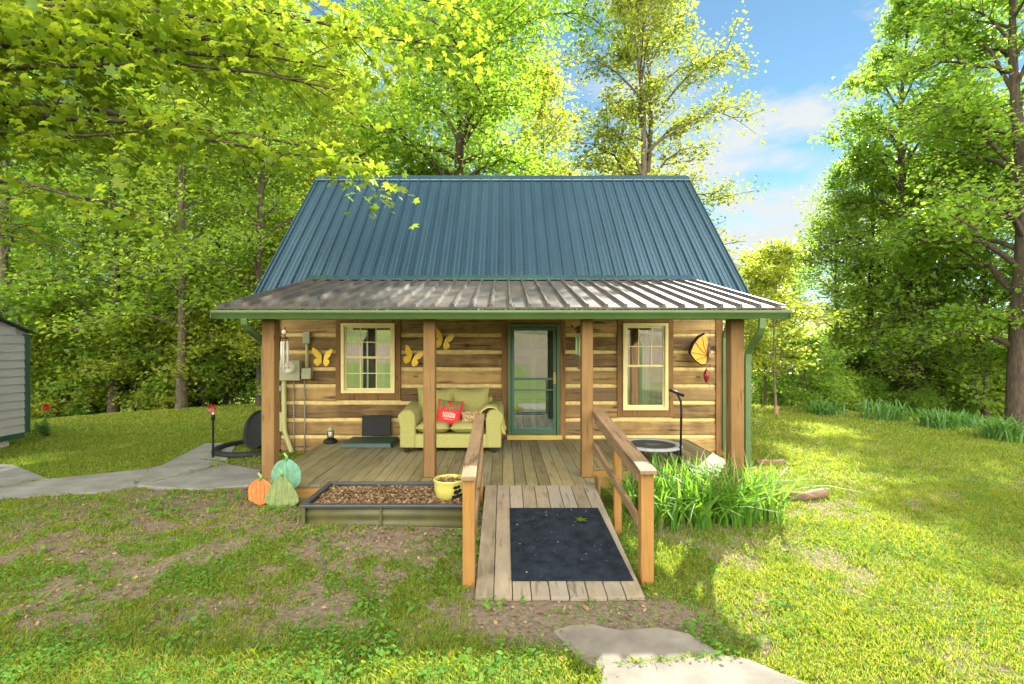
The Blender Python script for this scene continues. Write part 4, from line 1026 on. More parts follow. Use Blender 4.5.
MB().prism([(sX1-.08,sY0+.02,sz0),(sX1-.08,sY1-.02,sz0),(sX1-.08,sY1-.02,sh_top(sY1-.02)),(sX1-.08,sYm,sh_top(sYm)),(sX1-.08,sY0+.02,sh_top(sY0+.02))], (.045,0,0)).build('gable_wall', M['siding'], shed)
for yy in (sY0, sY1-.1): MB().box(sX1-.06, sX1+.03, yy, yy+.1, sz0-.02, 2.13).build('corner_trim', M['dkgreen'], shed, bevel=.005)
for yy in (sY0+.02, sY1-.05): MB().box(sX0, sX1-.083, yy, yy+.03, sz0, 2.12).build('side_wall', M['siding'], shed)
MB().box(sX0, sX0+.03, sY0+.06, sY1-.06, sz0, 2.1).build('rear_wall', M['siding'], shed)
for sg in (-1, 1):
    ye = sYm+sg*(sY1-sYm+.05); ze = 2.15-.05*.40; zm_ = sh_top(sYm)
    MB().hexa([(sX0-.1,ye,ze+.01),(sX1+.1,ye,ze+.01),(sX1+.1,sYm+sg*.001,zm_+.01),(sX0-.1,sYm+sg*.001,zm_+.01),(sX0-.1,ye,ze+.03),(sX1+.1,ye,ze+.03),(sX1+.1,sYm+sg*.001,zm_+.03),(sX0-.1,sYm+sg*.001,zm_+.03)]).build('roof', M['dkgreen'], shed)
MB().box(sX1-.06, sX1+.012, sY0+.1, sY1-.1, sz0-.10, sz0-.004).build('skirt', M['dkgreen'], shed)
for yy in (6.3, 9.1):
    for xx in (-9.35, -12.0): MB().box(xx-.15, xx+.15, yy-.2, yy+.2, -.3, sz0-.102).build('foundation_block', M['block'], shed, bevel=.01)

rng2 = np.random.default_rng(21)
def leaf_quads(P, size, r, up=1.1, droop=.25, wid=.36):
    n = len(P); a = r.random(n)*2*PI
    ax = np.stack([np.cos(a), np.sin(a), r.normal(-droop, .3, n)], 1); ax /= np.linalg.norm(ax, axis=1)[:, None]
    nm = r.normal(0, .75, (n, 3)); nm[:, 2] += up*.72; 
    bx = np.cross(nm, ax); bx /= np.maximum(1e-6, np.linalg.norm(bx, axis=1))[:, None]
    f = np.cross(ax, bx); s = size[:, None]
    V = np.stack([P, P+ax*s*.48+bx*s*wid+f*s*.10, P+ax*s, P+ax*s*.48-bx*s*wid+f*s*.10], 1)
    return V.reshape(-1, 3)

ring = tag(MB().torus((-4.52, 9.05, .065), .62, .065, 56, 12, .9, .02).build('edging_ring', M['rubber'], smooth=True), 'thick black ring lying on the path beside the cabin corner', 'ring')
tub = thing('black_tub', 'round black tub tipped on its side behind the left post', 'tub', (-4.35, 8.95, 0))
Mt = Matrix.Rotation(R(-28),4,'Z') @ Matrix.Rotation(R(72),4,'X')
MB().lathe([(.02,-.16),(.16,-.155),(.27,-.10),(.325,.0),(.34,.10),(.345,.12),(.33,.12),(.31,.0),(.25,-.08),(.02,-.12)], (-4.33,8.95,.40), 36, Mt).build('tub_shell', M['rubber'], tub, smooth=True)
MB().lathe([(.02,.07),(.322,.07),(.322,.08),(.02,.085)], (-4.33,8.95,.40), 30, Mt).build('tub_inside', M['black'], tub)
def flower_stake(label, x, y, h_):
    z0 = float(height(x, y)); r_ = thing('stake_light', label, 'garden light', (x, y, z0))
    MB().tube([(x,y,z0-.05),(x,y,z0+h_*.74)], .018, 10).build('pole', M['black'], r_)
    MB().lathe([(.018,0),(.03,.01),(.03,.09),(.02,.10)], (x,y,z0+h_*.72), 12).build('lamp_body', M['black'], r_, smooth=True)
    MB().tube([(x,y,z0+h_*.80),(x+.004,y,z0+h_*.90)], .014, 8).build('clear_stem', M['white'], r_)
    fm = MB()
    for k in range(7):
        a_ = 2*PI*k/7; c_ = Vector((x,y-.01,z0+h_*.95))
        p = lambda rr_, t_, dy: tuple(c_+Vector((rr_*math.cos(t_), dy, rr_*math.sin(t_))))
        fm.prism([p(.01,a_,0), p(.055,a_-.45,-.02), p(.09,a_,-.035), p(.055,a_+.45,-.02)], (0,.005,0))
    fm.build('flower', M['redglass'], r_)
    return r_
flower_stake('black stake light topped by dark red flower beside the path', -4.86, 8.35, .90)
rose = thing('rose_bush', 'small young rose bush with one red bloom near the shed', 'plant', (-9.5, 10.35, float(height(-9.5, 10.35))))
rs = MB(); rr0 = random.Random(2); tips = []
for k in range(7):
    a_ = rr0.uniform(0, 2*PI); l = rr0.uniform(.2,.42); e = (math.cos(a_)*l*.45, math.sin(a_)*l*.45, l)
    if k == 0: e = (.06,0,.56)
    rs.tube([(0,0,-.03),(e[0]*.4,e[1]*.4,e[2]*.6),e], [.008,.006,.004], 6); tips.append(e)
rs.v = [(v[0]-9.5, v[1]+10.35, v[2]+rose.location.z) for v in rs.v]; rs.build('stems', M['leaf_iris_far'], rose)
P = []
for e in tips:
    for i in range(26): t_ = rng2.uniform(.25,1); P.append([e[0]*t_*.9+rng2.normal(0,.05), e[1]*t_*.9+rng2.normal(0,.05), e[2]*t_*.95+rng2.normal(0,.03)])
P = np.array(P); np_mesh('leaves', leaf_quads(P, rng2.uniform(.05,.09,len(P)), rng2), 4, M['leaf_iris_far'], rose)
bl = MB(); cz = rose.location.z
for ring_, rad, n_ in ((0,.085,7),(1,.05,5)):
    for k in range(n_):
        a_ = 2*PI*k/n_+ring_*.4; c_ = Vector((-9.44,10.33,cz+.62))
        p = lambda r3, t_, dy: tuple(c_+Vector((r3*math.cos(t_), dy, r3*math.sin(t_))))
        bl.prism([p(.005,a_,0), p(rad*.7,a_-.5,-.02-.02*ring_), p(rad,a_,-.03-.02*ring_), p(rad*.7,a_+.5,-.02-.02*ring_)], (0,.006,0))
bl.build('bloom', M['red'], rose)
# timber logs on the right lawn
def lawn_log(label, pts, r0_):
    root_z = float(height(pts[0][0], pts[0][1]))
    mb = MB(); mb.tube([(x, y, root_z+z) for x, y, z in pts], [r0_*(1+.08*math.sin(i*2)) for i in range(len(pts))], 12)
    return tag(mb.build('edging_log', M['logbark'], smooth=False, bevel=.012), label, 'log', 'edging logs on the right lawn')
lawn_log('weathered curved log on sunny lawn beside the iris bed', [(3.45,6.36,.05),(3.6,6.27,.045),(3.78,6.25,.05),(3.95,6.3,.06),(4.08,6.36,.07)], .058)
lawn_log('smaller straight log on the lawn behind the right post', [(4.08,8.1,.03),(4.3,8.05,.035),(4.55,8.1,.03)], .05)

# ------------------------------------------------------------------ grass, clover, litter
keep_out = [grow(q_, -.05) for q_ in [slabA, slabB]]+[grow(q_, .02) for q_ in pathL]+[[(RX0-.02,RY0-.02),(RX1+.02,RY0-.02),(RX1+.02,6.0),(RX0-.02,6.0)], [(-3.08,5.93),(1.1,5.93),(1.1,6.72),(3.22,6.72),(3.22,WY),(3.85,WY),(3.85,14.1),(-4.06,14.1),(-4.06,WY),(-3.08,WY)], [(bx0-.03,by0-.05),(bx1+.03,by0-.05),(bx1+.03,6),(bx0-.03,6)]]
def blades(n, x0, x1, y0, y1, hmin, hmax, wd, r, power=1.0, edge=.0, lean=.55):
    x = r.uniform(x0, x1, n); y = r.uniform(y0, y1, n)
    m_ = np.abs(x+.05) < y*1.08+.35           # the wedge of lawn the photograph can see, with a margin
    m_ &= r.random(n) > bare(x, y)**.8*1.02
    for q in keep_out: m_ &= ~inpoly(x, y, q)
    x = x[m_]; y = y[m_]; n = len(x)
    # clump
    cl = fbm(x*3.1+4, y*3.1, 3)
    hgt = r.uniform(hmin, hmax, n)*(.55+.9*cl)
    a = r.random(n)*2*PI; l = np.abs(r.normal(0, lean, n))*hgt
    base = np.stack([x, y, height(x, y)-.004], 1)
    ld = np.stack([np.cos(a)*l, np.sin(a)*l, hgt], 1); sd_ = np.stack([-np.sin(a+.6), np.cos(a+.6), np.zeros(n)], 1)*wd*r.uniform(.6,1.3,n)[:,None]
    mid = base+ld*np.array([.42,.42,.60])
    V = np.stack([base-sd_, base+sd_, mid+sd_*.8, base+ld, mid-sd_*.8], 1)
    return V.reshape(-1, 3)
r3 = np.random.default_rng(31)
B = np.concatenate([blades(190000, -4.4, 5.0, 2.6, 4.6, .012, .048, .0034, r3, lean=.8), blades(190000, -7.5, 7.6, 4.6, 7.0, .015, .052, .0045, r3, lean=.8), blades(120000, -12, 12, 7.0, 10.5, .02, .06, .007, r3, lean=.8), blades(110000, -17, 16.5, 10.5, 16.5, .025, .07, .012, r3, lean=.8)])
tag(np_mesh('grass', B, 5, M['grass']), 'short lawn grass around the cabin', 'grass', kind='stuff')
def scatter(n, x0, x1, y0, y1, r, fn):
    x = r.uniform(x0, x1, n); y = r.uniform(y0, y1, n); m_ = (np.abs(x) < y*1.08+.35) & (r.random(n) < fn(x, y))
    for q in keep_out: m_ &= ~inpoly(x, y, q)
    return x[m_], y[m_]
cv = []
for (n, a0, a1, b0, b1, s0, s1) in ((90000,-4.4,5,2.6,4.8,.012,.032),(70000,-7.5,7.6,4.8,7.5,.016,.036),(30000,-12,12,7.5,12,.025,.05)):
    x, y = scatter(n, a0, a1, b0, b1, r3, lambda x, y: np.clip(2.6*(fbm(x*1.7+30, y*1.7, 3)-.36), .05, 1)*(1-.9*bare(x, y))*np.where(x > 1.5, .6, 1))
    P = np.stack([x, y, height(x, y)+r3.uniform(.006,.05,len(x))], 1); cv.append(flake_mesh(P, r3.uniform(s0, s1, len(x)), r3, .30, .8))
tag(np_mesh('clover', np.concatenate(cv), 4, M['clover']), 'clover and broad leaved weeds among the lawn', 'ground cover', kind='stuff')
wd_ = []
x, y = scatter(5500, -6, 2.2, 2.6, 7, r3, lambda x, y: np.clip(3*(fbm(x*2.3+60, y*2.3, 3)-.52), 0, 1)*(1-.9*sstep(.9, .6, np.hypot((x-.62)/.95, (y-3.58)/.36))))
for rr_i in range(4): wd_.append(flake_mesh(np.stack([x+r3.normal(0,.022,len(x)), y+r3.normal(0,.022,len(x)), height(x, y)+r3.uniform(.015,.065,len(x))], 1), r3.uniform(.03,.06,len(x)), r3, .45, .62))
tag(np_mesh('weeds', np.concatenate(wd_), 4, M['clover']), 'broad leaved weeds growing through the worn ground', 'weeds', kind='stuff')
tf = []
for (a0, a1, b0, b1, n_) in ((-4.4,5,2.6,5,900),(-8,8,5,9,1400)):
    x, y = scatter(n_, a0, a1, b0, b1, r3, lambda x, y: np.clip(3*(fbm(x*.9+80, y*.9, 3)-.45), .02, 1)*(1-bare(x, y))*np.where(x > 1.2, .45, .8))
    for q2 in range(12):
        xx = x+r3.normal(0,.018,len(x)); yy = y+r3.normal(0,.018,len(x)); hg = r3.uniform(.03,.08,len(x)); a_ = r3.random(len(x))*2*PI
        b0_ = np.stack([xx, yy, height(xx, yy)-.004], 1); ld = np.stack([np.cos(a_)*hg*.6, np.sin(a_)*hg*.6, hg], 1); sd2 = np.stack([-np.sin(a_), np.cos(a_), 0*a_], 1)*.0032*(yy/4)[:,None]**.5
        md = b0_+ld*np.array([.35,.35,.62]); tf.append(np.stack([b0_-sd2, b0_+sd2, md+sd2*.8, b0_+ld, md-sd2*.8], 1).reshape(-1,3))
tag(np_mesh('grass_tufts', np.concatenate(tf), 5, M['grass']), 'longer tufts of grass left standing in the lawn', 'grass', kind='stuff')
lt = []
x, y = scatter(60000, -8, 6, 2.6, 9.5, r3, lambda x, y: np.clip(.015+.45*bare(x, y)*(x < 1.2)+.06*bare(x, y)+.9*np.exp(-((y-4.95)/.18)**2)*((x > -2.2) & (x < -.3)), 0, 1))
lt.append(flake_mesh(np.stack([x, y, height(x, y)+r3.uniform(.004,.02,len(x))], 1), r3.uniform(.012,.05,len(x)), r3, .4))
x, y = scatter(5000, -12, 13.5, 9, 20, r3, lambda x, y: .4*sstep(11.5, 13.5, np.hypot(x, y-4)))
lt.append(flake_mesh(np.stack([x, y, height(x, y)+r3.uniform(.01,.03,len(x))], 1), r3.uniform(.05,.11,len(x)), r3, .4))
n = 900; x = r3.uniform(PX0, PX1, n); y = np.abs(r3.normal(0,.035,n))+5.925; z = np.where(y < 6.0, 2.352+r3.random(n)*.02, PEZ+(y-PEY)*.235+.008)
lt.append(flake_mesh(np.stack([x, y, z], 1), r3.uniform(.015,.04,n), r3, .5))
tag(np_mesh('leaf_litter', np.concatenate(lt), 4, M['litter']), 'brown fallen leaves on soil and along the gutter', 'leaf litter', kind='stuff')

x, y = scatter(420, -5, 1.2, 2.7, 6.5, r3, lambda x, y: .15+.7*bare(x, y))
tw_ = MB(); r9 = random.Random(9)
for xx, yy in zip(x, y):
    a_ = r9.uniform(0, 2*PI); l_ = r9.uniform(.03,.13); z_ = float(height(xx, yy))+.008
    tw_.tube([(xx,yy,z_),(xx+math.cos(a_)*l_*.5,yy+math.sin(a_)*l_*.5,z_+r9.uniform(0,.01)),(xx+math.cos(a_+.3)*l_,yy+math.sin(a_+.3)*l_,z_+.003)], [.0028,.0024,.0015], 4)
tag(tw_.build('twigs', M['logbark']), 'thin dead twigs scattered over the worn ground', 'twigs', kind='stuff')

# ------------------------------------------------------------------ iris beds
def iris_mesh(n, spread_x, spread_y, h0, h1, r, bw=.016):
    segs = 5; Vs = []; Fs = []; k = 0
    V = np.zeros((n, (segs+1)*3, 3))
    bx = r.uniform(-1.5, 1.5, n)*spread_x; by = np.clip(r.normal(0, spread_y, n), -2*spread_y, 2*spread_y); a = r.random(n)*2*PI; L = r.uniform(h0, h1, n); bend = np.abs(r.normal(.62, .45, n)); w_ = bw*r.uniform(.7, 1.4, n)
    tw = a+PI/2+r.normal(0, .5, n)
    for s_ in range(segs+1):
        t = s_/segs; ho = L*(.10*t+bend*t**2.2*.8); z = L*(t-.28*bend*t**3)
        c = np.stack([bx+np.cos(a)*ho, by+np.sin(a)*ho, z], 1); wd = (w_*(1-t**3)*(.75+.5*min(1, t*3)) if s_ < segs else w_*.02)[:, None] if s_ < segs else (w_*.02)[:, None]
        sd_ = np.stack([np.cos(tw), np.sin(tw), np.zeros(n)], 1)*wd; fo = np.stack([np.cos(a), np.sin(a), np.zeros(n)], 1)*wd*.35
        V[:, s_*3] = c-sd_; V[:, s_*3+1] = c-fo; V[:, s_*3+2] = c+sd_
    f = []
    for s_ in range(segs):
        for q in (0, 1): f.append([s_*3+q, s_*3+q+1, (s_+1)*3+q+1, (s_+1)*3+q])
    f = np.array(f); F = (f[None]+(np.arange(n)*(segs+1)*3)[:, None, None]).reshape(-1, 4)
    return V.reshape(-1, 3), F
r4 = np.random.default_rng(44)
near_iris = [(1.55,5.95,.17,.16,90,.45,.64,'leafy iris clump beside the ramp handrail'),
             (1.88,5.55,.20,.17,130,.45,.70,'iris clump nearest the ramp newel post with arching leaves'),
             (2.36,5.62,.20,.18,160,.50,.78,'tall bright iris clump in the middle of the bed by the porch'),
             (2.80,5.75,.20,.18,150,.50,.78,'sunlit yellow green iris clump at the right end of the bed'),
             (2.30,6.20,.36,.14,130,.50,.76,'iris leaves rising at the back of the bed against the deck')]
for (x, y, sx_, sy_, n, h0, h1, lab) in near_iris:
    n = int(n*1.35); t_ = thing('iris_clump', lab, 'plant', (x, y, float(height(x, y))-.01), 'iris clumps in the bed by the porch')
    Vv, Ff = iris_mesh(n, sx_, sy_, h0*.9, h1*.9, r4, .0125); np_mesh_idx('leaves', Vv, Ff, M['leaf_iris'], t_, smooth=True)
    Vv, Ff = iris_mesh(7, sx_, sy_*1.2, .18, .42, r4, .009); np_mesh_idx('dead_leaves', Vv, Ff, M['litter'], t_, smooth=True)
    if y > 5.6:
        Vv, Ff = iris_mesh(14, sx_*1.4, sy_, h1*.8, h1*1.08, r4, .006); np_mesh_idx('dry_stalks', Vv, Ff, M['straw'], t_, smooth=True)
far_iris = [(8.75,13.7,.36,.2,.52,'dark low iris clump at lawn edge nearest the cabin corner'),
            (9.75,12.75,.52,.2,.66,'wide blue green iris clump in front of the leaning trunk'),
            (9.95,11.5,.30,.18,.55,'small iris clump between the wide one and the one at the edge'),
            (10.75,11.7,.24,.18,.50,'low iris clump half hidden behind the small one'),
            (10.1,10.15,.36,.22,.66,'blue green iris clump at the right edge of the photo')]
for (x, y, sx_, sy_, h_, lab) in far_iris:
    t_ = thing('iris_clump', lab, 'plant', (x, y, float(height(x, y))-.02), 'iris clumps along the lawn edge')
    Vv, Ff = iris_mesh(120, sx_*.58, sy_, h_*.6, h_, r4, .018); np_mesh_idx('leaves', Vv, Ff, M['leaf_iris_far'], t_, smooth=True)

# ------------------------------------------------------------------ trees
def tube_np(path, rad, n):
    path = np.asarray(path, float); m = len(path)
    d = np.gradient(path, axis=0); d /= np.maximum(1e-9, np.linalg.norm(d, axis=1))[:, None]
    ref = np.array([0, 0, 1.0]) if abs(d[0, 2]) < .9 else np.array([1.0, 0, 0])
    u = np.cross(d, ref); u /= np.maximum(1e-9, np.linalg.norm(u, axis=1))[:, None]; v = np.cross(d, u)
    t = np.arange(n)*2*PI/n
    V = path[:, None]+(u[:, None]*np.cos(t)[None, :, None]+v[:, None]*np.sin(t)[None, :, None])*np.asarray(rad)[:, None, None]
    i, k = np.meshgrid(np.arange(m-1), np.arange(n), indexing='ij'); k2 = (k+1) % n
    F = np.stack([i*n+k, i*n+k2, (i+1)*n+k2, (i+1)*n+k], -1).reshape(-1, 4)
    return V.reshape(-1, 3), F
class TB:
    def __init__(s): s.V = []; s.F = []; s.n = 0
    def tube(s, p, r_, n=6):
        V, F = tube_np(p, r_, n); s.V.append(V); s.F.append(F+s.n); s.n += len(V)
    def build(s, name, m_, parent): return np_mesh_idx(name, np.concatenate(s.V), np.concatenate(s.F), m_, parent, smooth=True)

def tree_proto(name, seed, H, tr, cbase, CR, nl, nsec, nleaf, lsize, leaf_m, bark_m, lean=(0,0), trunks=1, flat=.10, spread=.34, top=1.0, droop=.12, elev0=5, twig=True, pw=2.3):
    r = np.random.default_rng(seed)
    root = bpy.data.objects.new(name, None); C.objects.link(root); root.empty_display_size = .3
    tb = TB(); leaves = []
    nl0 = nl
    for tk in range(trunks):
        az0 = tk*2*PI/max(1, trunks)+r.random(); k_ = .06 if trunks > 1 else 0
        def tp(z):
            t = z/H
            return np.array([lean[0]*t*H+.12*math.sin(z*.55+seed+tk)*t*2+math.cos(az0)*k_*z, lean[1]*t*H+.12*math.cos(z*.43+seed*1.7)*t*2+math.sin(az0)*k_*z, z])
        zs = np.linspace(-.6, H, 18)
        rad = tr*(1-.93*np.clip(zs/H, 0, 1)**.9)+tr*.45*np.exp(-np.maximum(zs, 0)*2.2)
        tb.tube([tp(z) for z in zs], rad, 12)
        nlk = nl0//trunks
        for i in range(nlk):
            t = (i+.5+r.uniform(-.4,.4))/nlk; z = cbase+(H*.97-cbase)*t**.95
            az = i*2.399963+r.normal(0,.35)+tk*1.3
            prof = (1-t**pw*top)*(.62+.38*min(1, t*3.5))
            L = CR*prof*r.uniform(.60,1.10)*(.82+.36*math.sin(az*2+seed)*math.sin(z*.9+seed))+.35
            el = R(elev0+50*t+r.normal(6,13))
            st = tp(z); d0 = np.array([math.cos(az)*math.cos(el), math.sin(az)*math.cos(el), math.sin(el)])
            npt = 7; u = np.linspace(0, 1, npt)
            pts = st+np.outer(u*L, d0); pts[:, 2] += L*(.16*np.sin(u*PI)-droop*u**2); pts += np.cumsum(r.normal(0, .16*L/npt, (npt, 3)), 0)*np.minimum(1, u*3)[:, None]
            r0_ = tr*(.28*(1-t)+.09)*min(1, L/3+.35)
            tb.tube(pts, r0_*(1-.88*u), 6)
            for j in range(nsec):
                uu = .22+.78*(j+r.random())/nsec; q = uu*(npt-1); a0 = int(min(npt-2, math.floor(q))); p = pts[a0]*(1-(q-a0))+pts[a0+1]*(q-a0)
                da = az+(1 if j % 2 else -1)*r.uniform(.45,1.15)*(1 if uu < .97 else .2); l2 = (L*.36*(1.15-uu*.6)+.3)*r.uniform(.7,1.25)
                e2 = R(r.normal(8+26*t, 20)); d2 = np.array([math.cos(da)*math.cos(e2), math.sin(da)*math.cos(e2), math.sin(e2)])
                u2 = np.linspace(0, 1, 4); p2 = p+np.outer(u2*l2, d2); p2[:, 2] -= .10*l2*u2**2
                if twig: tb.tube(p2, np.maximum(.009, r0_*.32*(1-.75*u2)), 4)
                m = max(3, int(nleaf/(nl*nsec)*r.uniform(.5,1.5)*(l2/(CR*.3))**.8))
                s_ = r.uniform(.12, 1.02, m); base = p+np.outer(s_*l2, d2); base[:, 2] -= .10*l2*s_**2
                base[:, :2] += r.normal(0, spread*(.5+.5*min(1.4, l2)), (m, 2)); base[:, 2] += r.normal(-.02, flat*(.6+.4*min(1.4, l2)), m)
                leaves.append(base)
    P = np.concatenate(leaves)
    tb.build('trunk', bark_m, root)
    np_mesh('crown', leaf_quads(P, lsize*r.choice([.6,.8,1.0,1.15,1.3],len(P))*r.uniform(.8,1.2,len(P)), r), 4, leaf_m, root)
    return root
used = set()
def plant(proto, x, y, sc, rz, label, cat='tree', group=None, sz=None, dz=0):
    o = proto if proto.name not in used else copy_tree(proto)
    used.add(o.name); used.add(proto.name)
    o.location = (x, y, float(height(x, y))+dz); o.rotation_euler = (0, 0, rz); o.scale = (sc, sc, sz or sc)
    return tag(o, label, cat, group)

tMapA = tree_proto('maple_tree', 11, 19, .33, 2.6, 6.0, 50, 13, 56000, .15, M['leaf_maple'], M['bark'], lean=(.0,0), elev0=8, droop=.24, flat=.15, spread=.27)
tMapB = tree_proto('maple_tree', 12, 16, .27, 1.3, 5.5, 54, 13, 50000, .15, M['leaf_wood'], M['bark'], lean=(-.03,0), elev0=2, droop=.24, flat=.15, spread=.27, pw=1.8)
tBack = tree_proto('maple_tree', 13, 20, .32, 6.0, 6.6, 44, 14, 84000, .15, M['leaf_maple'], M['bark'], elev0=18, flat=.22, spread=.45, droop=.18)
tSpar = tree_proto('slender_tree', 14, 19, .20, 5.0, 4.6, 50, 10, 36000, .14, M['leaf_sparse'], M['barkpale'], trunks=2, elev0=14, spread=.17, flat=.2)
tWoA = tree_proto('woodland_tree', 15, 17, .16, 1.6, 4.0, 46, 10, 26000, .145, M['leaf_wood'], M['bark'], elev0=16, flat=.2, spread=.42, droop=.2)
tWoB = tree_proto('woodland_tree', 16, 19, .17, 2.2, 4.4, 46, 10, 27000, .15, M['leaf_wood'], M['barkpale'], elev0=18, flat=.2, spread=.42, droop=.22)
tWoC = tree_proto('woodland_tree', 17, 14, .15, 1.2, 3.4, 42, 10, 19000, .135, M['leaf_sunlit'], M['bark'], elev0=16, flat=.2, spread=.4, droop=.2)
tSap = tree_proto('sapling_tree', 18, 5.2, .045, .9, 1.5, 24, 6, 5200, .12, M['leaf_sunlit'], M['barkpale'], elev0=14, flat=.07, spread=.2)
tShr = tree_proto('shrub', 19, 2.6, .04, .15, 1.5, 26, 6, 6500, .12, M['leaf_wood'], M['bark'], elev0=18, flat=.10, spread=.22)

def at(px, Y): return (px-504)*Y/500
# right side maples
plant(tMapA, at(1019,16.5), 16.5, 1.0, .3, 'thick dark trunked maple at the right edge of the photo')
plant(tMapB, at(914,21), 21, 1.0, 0, 'maple with leaning dark trunk behind the lawn iris', sz=1.2)
plant(tMapB, at(940,22.5), 22.5, 1.0, 2.2, 'maple with paired upright trunk right of the leaning one')
plant(tMapB, at(872,22.5), 22.5, .84, 4.4, 'smaller maple at the left end of the right hand maples')
RW = 'woodland trees right of the lawn'
for (x, y, s_, rz, pr) in ((15.5,30,.6,3,tWoC),(29,36,1.2,5,tWoB),(23,40,1.0,3,tWoA)):
    plant(pr, x, y, s_, rz, 'green woodland tree in the background behind the right hand maples', group=RW)
plant(tSap, at(776,13.6), 13.6, .86, .5, 'thin young sapling with leaves tinted as sunlit at the lawn edge')
tBsh = tree_proto('sunlit_bush', 23, 3.4, .04, .15, 2.0, 30, 7, 9000, .12, M['leaf_sunlit'], M['bark'], elev0=20, flat=.16, spread=.3)  # bush whose leaf tint stands in for sun on the foliage
for k, (px, Y, s_) in enumerate(((830,24,1.3),(865,25,1.5),(900,24,1.4),(935,25.5,1.6),(968,23,1.4),(1000,22,1.4),(1040,21,1.4),(815,30,1.8),(880,31,2.0),(950,31,2.0),(1010,29,2.0))):
    plant(tBsh, at(px,Y), Y, s_, k*1.1, 'sunlit yellow green bush seen between the right hand trunks', 'shrub', 'sunlit bushes beyond the right trunks')
plant(tWoA, at(838,24), 24, .78, 2.9, 'fresh green tree filling the gap left of the right hand maples')
plant(tWoA, at(985,19), 19, .80, 5.1, 'fresh green tree between the paired trunk and the edge maple')
plant(tWoC, at(905,26), 26, .95, .6, 'golden lit tree seen behind the right hand maples')
for k, (x, y, s_) in enumerate(((-7.2,15.9,.9),(-9.6,16.0,.85),(-12.0,16.2,.95),(-14.6,16.1,.9),(-8.3,17.8,1.3),(-11.0,18.0,1.4),(-13.4,18.2,1.3),(-16.4,18.6,1.5))):
    plant(tBsh, x, y, s_, k*1.7, 'sunlit tinted bush along the edge of the left wood', 'shrub', 'light bushes along the left wood')
q_ = MB(); gx_, gy_ = at(776,13.6), 13.6; gz_ = float(height(gx_, gy_)); q_.lathe([(.06,-.02),(.065,.0),(.062,.0),(.055,.24),(.045,.25)], (gx_, gy_, gz_), 14)
tag(q_.build('trunk_guard', M['terracotta'], smooth=True), 'orange brown guard wrapped round the sapling trunk base', 'tree guard')
plant(tSap, at(768,16), 16.2, .95, 2.4, 'sunlit tinted sapling with thicker stem behind the thin one')
plant(tShr, at(806,15), 15.0, .75, 1.4, 'open branching shrub at the end of the right lawn')
plant(tWoA, at(782,24), 24, .36, 1.0, 'light green tree low in the gap right of the cabin')
for k, (px, Y, s_) in enumerate(((838,19.5,.7),(872,20,.7),(925,19,.6),(962,20,.8),(760,21,1.0),(815,20,1.0),(790,26,1.4))):
    plant(tShr, at(px,Y), Y, s_, k*1.3, 'leafy bush in the undergrowth behind the right lawn', 'shrub', 'undergrowth behind the right lawn')
# behind the cabin
plant(tBack, at(462,19), 19, 1.0, .8, 'large maple with dark trunk rising behind the roof ridge')
plant(tSpar, at(645,19.5), 19.5, 1.0, .4, 'slender twin trunk tree with sparse leaves behind the roof right end')
BG = 'trees behind the cabin'
plant(tWoC, at(545,27), 27, 1.35, .2, 'golden lit tree between the dark maple and the slender twin trunk', group=BG)
plant(tWoC, at(400,28), 28, 1.35, 2.1, 'golden lit tree left of the dark maple behind the roof', group=BG)
plant(tWoB, at(345,24), 24, 1.0, 4, 'tall tree over the left end of the roof ridge', group=BG)
plant(tWoC, at(625,32), 32, 1.3, 3.3, 'far golden lit tree seen behind the slender twin trunk', group=BG)
plant(tWoA, at(480,34), 34, 1.5, 3.3, 'far green tree hidden mostly by the dark maple', group=BG)
# left wood
LG = 'woodland trees left of the cabin'
left_trees = [(-7.6,15.6,.8,tWoA),(-9.8,15.2,.85,tWoB),(-12.5,16,.9,tWoA),(-15.5,15.5,.95,tWoB),(-18.5,16.5,1.0,tWoA),(-6.6,19,.9,tWoC),(-9.0,20.5,.95,tWoB),(-11.6,20,1,tWoC),(-14.6,20.5,1,tWoA),(-18,21.5,1,tWoC),(-22,20,1.1,tWoB),
              (-7.5,25,1,tWoA),(-11,26.5,1.05,tWoB),(-15,27,1.1,tWoA),(-19.5,27,1.1,tWoC),(-24.5,27,1.1,tWoA),(-12,34,1.2,tWoB),(-18,35,1.2,tWoA),(-25,36,1.2,tWoB),(-32,33,1.2,tWoA)]
for k, (x, y, s_, pr) in enumerate(left_trees):
    far_ = y > 18
    lab = 'green woodland tree in the deeper rows of the left wood' if far_ else ['tree at the wood edge just left of the porch roof', 'grey trunk tree at the wood edge behind the stake light', 'green tree at the wood edge in the middle of the left lawn', 'grey trunk tree at the wood edge near the shed', 'tree standing behind the tan shed'][k]
    plant(pr, x, y, s_, k*1.7, lab, group=LG)
for k, (x, y, s_) in enumerate(((-6.6,16.2,.85),(-7.7,16.6,.95),(-8.9,16.4,.85),(-10.2,16.9,1),(-11.4,16.5,.85),(-12.6,17,1.1),(-13.9,16.4,1),(-15.2,17,1.1),(-16.8,17.5,1.1),(-7.2,18.8,1.1),(-9.4,19.2,1.2),(-12.0,19.4,1.3),(-15,19.5,1.3),(-18.5,18.6,1.2))):
    plant(tShr, x, y, s_, k*1.9, 'bushy undergrowth shrub under the trees of the left wood', 'shrub', 'undergrowth in the left wood')
# woods across the drive behind the photographer (seen in the window reflections)
for k, (x, y, s_, pr) in enumerate(((-14,-34,1,tWoA),(-4,-38,1.1,tWoB),(7,-36,1,tWoA),(17,-33,1,tWoC),(26,-37,1.1,tWoB),(-25,-36,1.1,tWoB))):
    plant(pr, x, y, s_, k*2.1, 'woodland tree across the drive, reflected in the cabin windows', group='trees across the drive')

